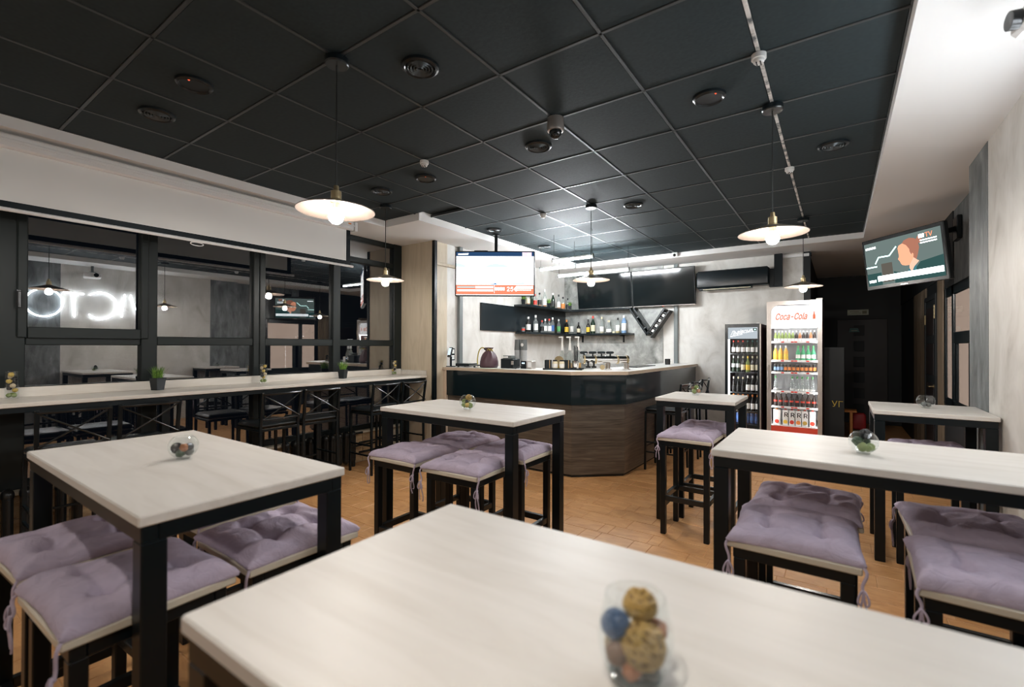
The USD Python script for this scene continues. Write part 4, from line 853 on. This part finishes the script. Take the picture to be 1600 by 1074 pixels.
for k in range(5):
    q = .12+.19*k; part(t, 'rack_divider', slant((-2.74+.31*q+.0, 1.70+.45*q), (-2.66+.32*q, 1.66+.46*q), .02, YF-.20, YF-.021), 'black_laminate', smooth=False)
for k in range(4):
    q = .215+.19*k; c = (-2.70+.315*q, 1.68+.455*q); part(t, 'rack_bottle_end', slant((c[0]-.018, c[1]+.011), (c[0]+.018, c[1]-.011), .05, YF-.19, YF-.10), 'label_white', smooth=False)
for k in range(2):
    q = .35+.4*k; c = (-3.01+.32*q, 2.185-.47*q); part(t, 'rack_divider', slant((c[0]-.02, c[1]-.014), (c[0]+.03, c[1]+.02), .02, YF-.20, YF-.021), 'grid_metal', smooth=False)

# bottles
def bottle(loc, label, h=.28, r=.036, neck=.35, body='bottle_clear', liquid=None, lab='label_white', cap='label_black', labh=(.2, .5), group=None, name='bottle', category='bottle', square=False):
    t = thing(name, label, category, loc, 0 if not square else .2, group); hb = h*(1-neck); rn = r*.36
    n = 4 if square else 16
    pr = [(0, 0), (r*.94, 0), (r, .006), (r, hb*.88), (r*.86, hb*.98), (rn*1.1, hb+.22*h*neck/.35*.6), (rn, h*.96), (0, h*.96)]
    part(t, 'glass', lathe(pr, 16), body)
    if liquid: part(t, 'liquor', cyl(r*.9, .006, hb*.62, 14), liquid)
    if lab: part(t, 'label', lathe([(r*1.012, hb*labh[0]), (r*1.012, hb*labh[1]+hb*.25)], 16), lab)
    part(t, 'cap', cyl(rn*1.2, h*.86, h, 12), cap)
    return t
def y_on_left(u):   # place along the left bar shelf, from the viewing direction u
    d = F+((u-800)/FPX)*R; return (XB+.135)*d[1]/d[0]
def x_on_far(u):
    d = F+((u-800)/FPX)*R; return (YF-.12)*d[0]/d[1]
UP = [(825, .24, .036, 'bottle_clear', 'amber_liquor', 'label_cream', 'label_black', 'clear bottle with orange liquor beside the left grass pot, upper bar shelf'), (830.6, .26, .03, 'bottle_dark_green', None, None, 'label_green', 'plain green bottle third from the left on the upper bar shelf'), (836, .21, .034, 'bottle_clear', None, 'label_red', 'label_red', 'short bottle with red and white label on the upper bar shelf'),
      (843, .25, .037, 'bottle_clear', 'amber_liquor', 'label_black', 'label_black', 'brown bottle with dark label on the upper bar shelf'), (851, .33, .034, 'bottle_clear', 'amber_liquor', 'label_white', 'label_white', 'tallest white topped bottle on the upper bar shelf'), (864, .29, .036, 'bottle_dark_green', None, 'label_black', 'label_white', 'dark green bottle right of the middle grass pot, upper bar shelf'),
      (872.7, .28, .036, 'bottle_clear', 'amber_liquor', 'label_white', 'label_black', 'clear bottle with amber bottom on the upper bar shelf'), (879.5, .25, .037, 'bottle_clear', 'amber_liquor', 'label_orange', 'label_black', 'amber bottle with orange label on the upper bar shelf'), (887, .24, .034, 'bottle_clear', None, 'label_black', 'label_black', 'clear bottle left of the corner grass pot, upper bar shelf')]
for u, h, r, bd, lq, lb, cp, name in UP: bottle((XB+.135, y_on_left(u), 2.2005), name, h, r, .36, bd, lq, lb, cp)
for u, lab in ((818, 'grass plant in dark pot at the left end of the upper bar shelf'), (857.5, 'grass plant in dark pot in the middle of the upper bar shelf')): grass_pot(XB+.135, y_on_left(u), 2.2005, .95, lab, int(u))
grass_pot(-4.28, YF-.13, 2.2005, .95, 'grass plant in dark pot in the corner of the upper bar shelf', 11)
LO = [(825, .26, .042, 'bottle_dark', None, 'label_white', 'label_white', 'black bottle with large white label at the left of the lower bar shelf'), (836.5, .30, .042, 'bottle_clear', None, 'label_white', 'label_white', 'tall clear bottle with white label at the left of the lower bar shelf'), (846.5, .22, .034, 'bottle_clear', None, 'label_black', 'label_red', 'small clear bottle with red cap on the lower bar shelf'),
      (851.5, .25, .034, 'bottle_clear', None, 'label_white', 'label_white', 'slim clear bottle beside the red capped one on the lower bar shelf'), (857.8, .26, .042, 'bottle_clear', None, 'label_white', 'label_red', 'wide clear bottle with orange red cap on the lower bar shelf'), (863, .29, .036, 'bottle_clear', None, 'label_blue', 'label_white', 'tall clear bottle behind the orange capped one on the lower bar shelf'),
      (872.5, .27, .036, 'bottle_clear', None, 'label_green', 'label_white', 'bottle with green and yellow label on the lower bar shelf'), (884.8, .27, .040, 'bottle_dark', None, 'label_yellow', 'label_orange', 'dark bottle with yellow label and orange cap in the corner of the lower bar shelf')]
for u, h, r, bd, lq, lb, cp, name in LO: bottle((XB+.14, y_on_left(u), 1.7455), name, h, r, .34, bd, lq, lb, cp)
t = thing('small_can', 'little tin with a red mark at the left end of the lower bar shelf', 'tin', (XB+.14, y_on_left(817), 1.7455)); part(t, 'body', cyl(.03, 0, .075, 18), 'grey_metal'); part(t, 'band', lathe([(.0305, .02), (.0305, .05)], 18), 'label_red')
LF = [(893, .30, .040, .34, 'bottle_clear', None, 'label_white', 'grey_metal', 'tall clear bottle in the corner of the lower bar shelf'), (904, .22, .036, .40, 'bottle_dark', None, 'label_cream', 'label_black', 'short black bottle with round cream label on the far wall shelf'), (918.8, .27, .034, .40, 'bottle_dark', None, 'label_yellow', 'label_black', 'dark bottle with yellow label on the far wall shelf'),
      (926.5, .33, .042, .36, 'bottle_dark_green', None, 'label_cream', 'label_red', 'green bottle with big cream label and red cap on the far wall shelf'), (940.3, .31, .038, .45, 'bottle_clear', 'ball_cream', 'label_white', 'label_cream', 'pale liqueur bottle with cream cap on the far wall shelf'), (951.2, .24, .052, .55, 'bottle_clear', 'maroon', 'label_white', 'label_cream', 'wide bellied decanter on the far wall shelf'),
      (965.3, .28, .038, .30, 'bottle_clear', 'ball_yellow', 'label_white', 'label_black', 'bottle with white and yellow label near the right end of the far wall shelf'), (975, .32, .044, .26, 'blue_glass', None, 'label_white', 'label_white', 'square pale blue bottle at the right end of the far wall shelf')]
for u, h, r, nk, bd, lq, lb, cp, name in LF: bottle((x_on_far(u), YF-.12, 1.7455), name, h, r, nk, bd, lq, lb, cp)
t = thing('small_jar', 'tiny yellowish jar left of the yellow labelled bottle on the far wall shelf', 'jar', (x_on_far(959.5), YF-.14, 1.7455)); part(t, 'body', cyl(.025, 0, .035, 14), 'label_cream')

# ------------------------------------------------------------------ drinks fridges
FY = 7.47
def fridge(name, label, x0, x1, z0, z1, depth, frame, side, open_, liner, shelves):
    t = thing(name, label, 'refrigerator', (0, FY, 0)); ox0, ox1, oz0, oz1 = open_; d1 = depth
    part(t, 'side_panel', bbox(x0, x0+.03, .05, d1, z0, z1, .004), side); part(t, 'side_panel', bbox(x1-.03, x1, .05, d1, z0, z1, .004), side)
    part(t, 'back_panel', box(x0+.03, x1-.03, d1-.03, d1, z0, z1), liner); part(t, 'roof', bbox(x0+.03, x1-.03, .05, d1-.03, z1-.04, z1, .004), side); part(t, 'base', bbox(x0, x1, .05, d1, 0, z0, .004), side)
    part(t, 'inner_floor', box(x0+.03, x1-.03, .06, d1-.03, z0+.0, oz0), liner)
    for z in shelves: part(t, 'shelf', bbox(x0+.035, x1-.035, .09, d1-.04, z-.012, z, .002), 'white_gloss' if liner == 'white_gloss' else 'grid_metal')
    return t
# tall silver fridge with red base
cx0, cx1 = -.83, -.175
t = fridge('drinks_fridge', 'tall silver framed drinks fridge brightly lit with red base and red script', cx0, cx1, .10, 2.14, .68, 'silver', 'maroon', (-.775, -.225, .403, 2.09), 'white_gloss', (.873, 1.138, 1.305, 1.57, .655))
outer = Polygon([(cx0, .30), (cx1, .30), (cx1, 2.14), (cx0, 2.14)])
from shapely.geometry import box as sbox
inner = sbox(-.775+.09, .345+.09, -.228-.09, 2.085-.09).buffer(.09).union(sbox(-.775, .40, -.228, 1.2))
fr = trimesh.creation.extrude_polygon(outer.difference(inner), .05, engine='earcut'); part(t, 'door_frame', xf(fr, (0, .05, 0), rx=PI/2), 'silver', smooth=40)
part(t, 'red_base', bbox(cx0, cx1, 0, .06, .10, .30, .004), 'label_red'); part(t, 'red_strip', bbox(-.775, -.228, -.004, .0, .302, .40, .001), 'label_red_lit')
part(t, 'glass', box(-.775, -.228, .022, .026, .345, 2.06), 'fridge_glass', smooth=False)
hd = part(t, 'header', box(-.80, -.20, .07, .10, 1.79, 2.08), 'fridge_header', smooth=False)
m = text('Coca-Cola', .085, .002, True); m.apply_transform(np.array([[.62, .22, 0, 0], [0, 1, 0, 0], [0, 0, 1, 0], [0, 0, 0, 1.]])); part(hd, 'script', upright(m, (-.735, .069, 1.885)), 'script_red', smooth=False)
part(hd, 'bottle_emblem', xf(prism([(-.014, 0), (.014, 0), (.014, .05), (.006, .075), (.005, .10), (-.005, .10), (-.006, .075), (-.014, .05)], 0, .002), (-.268, .069, 1.885), rx=PI/2), 'script_red', smooth=False)
for x in (-.795, -.212): part(t, 'led_strip', bbox(x-.008, x+.008, .06, .075, .36, 1.78, .002), 'fridge_led')
part(t, 'led_strip', bbox(-.77, -.235, .075, .09, 1.765, 1.785, .002), 'fridge_led')
for z in (.873, 1.138, 1.305, 1.57, .655):
    pr_ = part(t, 'price_rail', bbox(-.775, -.228, .082, .088, z-.014, z+.016, .001), 'white_gloss')
    part(pr_, 'price_mark', cat([box(x, x+.035, .080, .0822, z-.008, z+.01) for x in (-.66, -.54, -.50, -.36)]), 'label_red', smooth=False)
part(t, 'hinge', bbox(-.245, -.17, .0, .05, 2.14, 2.16, .004), 'white_plastic')
part(t, 'handle', bbox(-.82, -.80, -.03, 0, .9, 1.25, .005), 'silver')
# shorter black fridge
bx0, bx1 = -1.375, -.90
t = fridge('drinks_fridge', 'shorter black drinks fridge full of beer left of the tall bright one', bx0, bx1, .30, 1.835, .66, 'tv_black', 'maroon', (-1.335, -.94, .375, 1.78), 'tv_black', (.561, .832, 1.131, 1.402))
outer = Polygon([(bx0, .30), (bx1-.02, .30), (bx1-.02, 1.835), (bx0, 1.835)]); inner = sbox(-1.335, .375, -.945, 1.785)
fr = trimesh.creation.extrude_polygon(outer.difference(inner), .05, engine='earcut'); part(t, 'door_frame', xf(fr, (0, .05, 0), rx=PI/2), 'black_laminate', smooth=False)
part(t, 'edge_trim', bbox(bx1-.02, bx1, -.002, .05, .30, 1.835, .003), 'silver')
part(t, 'glass', box(-1.335, -.945, .022, .026, .375, 1.62), 'fridge_glass', smooth=False)
hd = part(t, 'header', box(-1.335, -.945, .012, .02, 1.62, 1.785), 'beer_header', smooth=False)
m = text('Львівське', .06, .002, True); m.apply_transform(np.array([[.76, .30, 0, 0], [.12, 1, 0, 0], [0, 0, 1, 0], [0, 0, 0, 1.]])); part(hd, 'script', upright(m, (-1.305, .011, 1.672)), 'beer_script', smooth=False)
part(hd, 'script_swash', xf(prism([(-1.30, 1.645), (-1.14, 1.682), (-1.14, 1.69), (-1.31, 1.66)], 0, .002), (0, .012, 0), rx=PI/2), 'beer_script', smooth=False)
td = part(t, 'temperature_display', bbox(-1.005, -.955, .004, .012, 1.735, 1.77, .003), 'black_laminate'); part(td, 'display_digits', box(-.99, -.966, .002, .004, 1.742, 1.762), 'green_lamp', smooth=False)
part(t, 'led_strip', bbox(-1.338, -1.318, .055, .07, .38, 1.61, .002), 'fridge_led')
part(t, 'hinge', bbox(-.96, -.92, .0, .04, 1.835, 1.85, .003), 'white_plastic')
part(t, 'base_front', bbox(bx0+.01, bx1-.01, .03, .06, .0, .29, .003), 'label_cream')

protos = {}
ORD = ['leftmost']+[w+' from left' for w in ('second', 'third', 'fourth', 'fifth', 'sixth', 'seventh', 'eighth')]
def row(fr, key, what0, z, xs, mk, group, y=FY+.16):
    for i, x in enumerate(xs):
        what = what0 if len(xs) == 1 else ORD[i]+' '+what0
        if key not in protos: protos[key] = mk((x, y, z), what, group)
        else: dup(protos[key], (x, y, z), 0, what, group)
def B(h, r, neck, body, lab, cap, liquid=None, labh=(.2, .5), name='beer_bottle', c='bottle'):
    return lambda loc, label, group: bottle(loc, label, h, r, neck, body, liquid, lab, cap, labh, group, name, c)
def can(h, r, mat, band):
    def f(loc, label, group):
        t = thing('drink_can', label, 'can', loc, 0, group); part(t, 'body', lathe([(0, 0), (r*.85, 0), (r, .01), (r, h-.012), (r*.8, h), (0, h)], 16), mat); part(t, 'band', lathe([(r*1.01, h*.3), (r*1.01, h*.7)], 16), band); part(t, 'lid', cyl(r*.78, h-.001, h+.002, 14), 'silver'); return t
    return f
xs = lambda n, a=-1.285, b=-.965: list(np.linspace(a, b, n))
X6 = xs(6)
row(0, 'b1', 'beer bottle with red cap, top shelf of the black fridge', 1.402, X6[:3], B(.195, .028, .36, 'bottle_dark', 'label_white', 'label_red'), 'red capped beers, top shelf of the black fridge')
row(0, 'b2', 'beer bottle with pale cap, top shelf of the black fridge', 1.402, X6[3:], B(.195, .028, .36, 'bottle_dark_green', 'label_white', 'sign_teal'), 'pale capped beers, top shelf of the black fridge')
row(0, 'b3', 'green beer bottle with grey label, second shelf of the black fridge', 1.131, X6[:2], B(.235, .029, .38, 'bottle_dark_green', 'cup_pale', 'cup_pale', None, (.45, .6)), 'grey labelled beers, second shelf of the black fridge')
row(0, 'b4', 'beer bottle with cream label, second shelf of the black fridge', 1.131, X6[2:3]+X6[4:], B(.235, .029, .38, 'bottle_dark', 'label_cream', 'label_cream'), 'cream labelled beers, second shelf of the black fridge')
row(0, 'b5', 'yellow green beer bottle, second shelf of the black fridge', 1.131, X6[3:4], B(.235, .029, .38, 'moss', 'label_yellow', 'label_yellow'), None)
row(0, 'b6', 'small black beer bottle, third shelf of the black fridge', .832, X6[:3], B(.225, .027, .40, 'bottle_dark', 'label_black', 'label_cream'), 'black beers, third shelf of the black fridge')
row(0, 'b7', 'dark beer bottle with white neck, third shelf of the black fridge', .832, X6[3:], B(.245, .028, .38, 'bottle_dark', 'label_white', 'label_white'), 'white necked beers, third shelf of the black fridge')
row(0, 'b8', 'dark beer bottle with white label, fourth shelf of the black fridge', .561, X6, B(.24, .029, .38, 'bottle_dark', 'label_white', 'label_orange'), 'beers, fourth shelf of the black fridge')
row(0, 'b9', 'dark blue beer can at the bottom of the black fridge', .378, xs(6, -1.28, -.975), can(.15, .029, 'can_blue', 'label_blue'), 'blue cans at the bottom of the black fridge')
XC = list(np.linspace(-.735, -.268, 12))
row(1, 'c1', 'small yellow green drink bottle, top shelf of the bright fridge', 1.57, XC[:6], B(.16, .020, .36, 'moss', 'label_white', 'label_white', None, (.05, .25), 'drink_bottle'), 'yellow green drinks, top shelf of the bright fridge')
row(1, 'c2', 'small dark drink bottle, top shelf of the bright fridge', 1.57, [XC[6]]+XC[8:10]+XC[11:], B(.16, .020, .36, 'cola', 'label_white', 'label_white', None, (.05, .25), 'drink_bottle'), 'dark drinks, top shelf of the bright fridge')
row(1, 'c3', 'small orange brown drink bottle, top shelf of the bright fridge', 1.57, [XC[7], XC[10]], B(.16, .020, .36, 'ball_rust', 'label_white', 'label_white', None, (.05, .25), 'drink_bottle'), 'orange brown drinks, top shelf of the bright fridge')
row(1, 'c4', 'orange juice bottle, second shelf of the bright fridge', 1.305, [-.735, -.672, -.607], B(.215, .029, .34, 'orange_drink', 'label_yellow', 'label_white', None, (.2, .45), 'juice_bottle'), 'orange juice bottles in the bright fridge')
row(1, 'c5', 'green soda bottle, second shelf of the bright fridge', 1.305, [-.46, -.40, -.34, -.28], B(.215, .028, .40, 'green_drink', 'label_white', 'label_green', None, (.3, .45), 'soda_bottle'), 'green soda bottles in the bright fridge')
row(1, 'c6', 'pale blue can, third shelf of the bright fridge', 1.138, list(np.linspace(-.74, -.655, 3)), can(.115, .021, 'label_black', 'screen_pale_blue' if False else 'blue_glass'), 'blue cans, third shelf of the bright fridge')
row(1, 'c7', 'black and orange can, third shelf of the bright fridge', 1.138, list(np.linspace(-.61, -.268, 8)), can(.115, .021, 'label_black', 'label_orange'), 'black and orange cans, third shelf of the bright fridge')
row(1, 'c8', 'clear water bottle with green mark, fourth shelf of the bright fridge', .873, [-.735, -.53, -.47, -.41, -.35, -.29], B(.215, .028, .40, 'bottle_clear', 'label_white', 'label_green', None, (.15, .1), 'water_bottle'), 'water bottles in the bright fridge')
row(1, 'c9', 'cola bottle with red band, fifth shelf of the bright fridge', .655, list(np.linspace(-.735, -.275, 8)), B(.215, .026, .42, 'cola', 'label_red', 'label_white', None, (.55, .5), 'cola_bottle'), 'cola bottles in the bright fridge')
fruit = [('label_red', 'pomegranate'), ('label_yellow', 'pale yellow'), ('label_red', 'tomato red'), ('label_orange', 'orange'), ('ball_yellow', 'yellow'), ('label_red', 'dark cherry red')]
for k, (x, (mt, w_)) in enumerate(zip([-.715, -.61, -.532, -.455, -.378, -.29], fruit)):
    ww = .045 if k == 0 else .034
    t = thing('juice_carton', ('wide ' if k == 0 else '')+'white juice carton with %s fruit%s, bottom of the bright fridge' % (w_, ' and R' if 1 <= k <= 4 else ''), 'carton', (x, FY+.14, .405))
    bx_ = part(t, 'box', bbox(-ww, ww, -.035, .035, 0, .21, .003), 'label_white'); part(t, 'cap', cyl(.014, .21, .225, 14), 'label_red' if k else 'label_orange')
    part(bx_, 'fruit_print', xf(cyl(.027, 0, .002, 18), (0, -.0352, .045), rx=PI/2), mt)
    if 1 <= k <= 4: part(bx_, 'letter', upright(text('R', .06, .0015, True), (-.02, -.035, .115)), 'label_black', smooth=False)

# ------------------------------------------------------------------ beside the fridge and in the corridor
t = thing('chalk_board', 'tall black board with gold letters beside the bright fridge', 'sign board', (-.05, 8.0, 0), .0)
part(t, 'board', bbox(-.12, .12, -.012, .012, .02, 1.50, .004), 'night_paint'); part(t, 'letters', upright(text('УГ', .085, .002), (-.03, -.0125, .66)), 'gold_ink', smooth=False); part(t, 'foot', cat([bbox(-.10, -.08, -.04, .04, 0, .03, .003), bbox(.08, .10, -.04, .04, 0, .03, .003)]), 'black_steel')
t = thing('wooden_rack', 'small orange wooden stand at the corridor entrance', 'stand', (.13, 8.85, 0), 0)
part(t, 'top', bbox(-.13, .10, -.12, .12, .51, .54, .004), 'orange_wood')
for x, y in ((.03, -.10), (.03, .10), (-.11, .10)): part(t, 'leg', bbox(x-.018, x+.018, y-.018, y+.018, 0, .51, .003), 'orange_wood')
t = thing('cardboard_box', 'brown cardboard box under the orange stand', 'box', (0, 8.95, 0), 0); part(t, 'box', bbox(-.09, .0, -.08, .08, 0, .33, .004), 'card_tan')
t = thing('red_bag', 'dark red bag right of the orange stand', 'bag', (.25, 9.05, .22), 0); part(t, 'bag', bbox(-.08, .10, -.08, .08, 0, .26, .03), 'red_cloth', smooth=60)
t = thing('crate', 'olive crate under the dark red bag', 'crate', (.25, 9.05, 0), 0); part(t, 'crate', bbox(-.09, .11, -.10, .10, 0, .219, .006), 'olive')
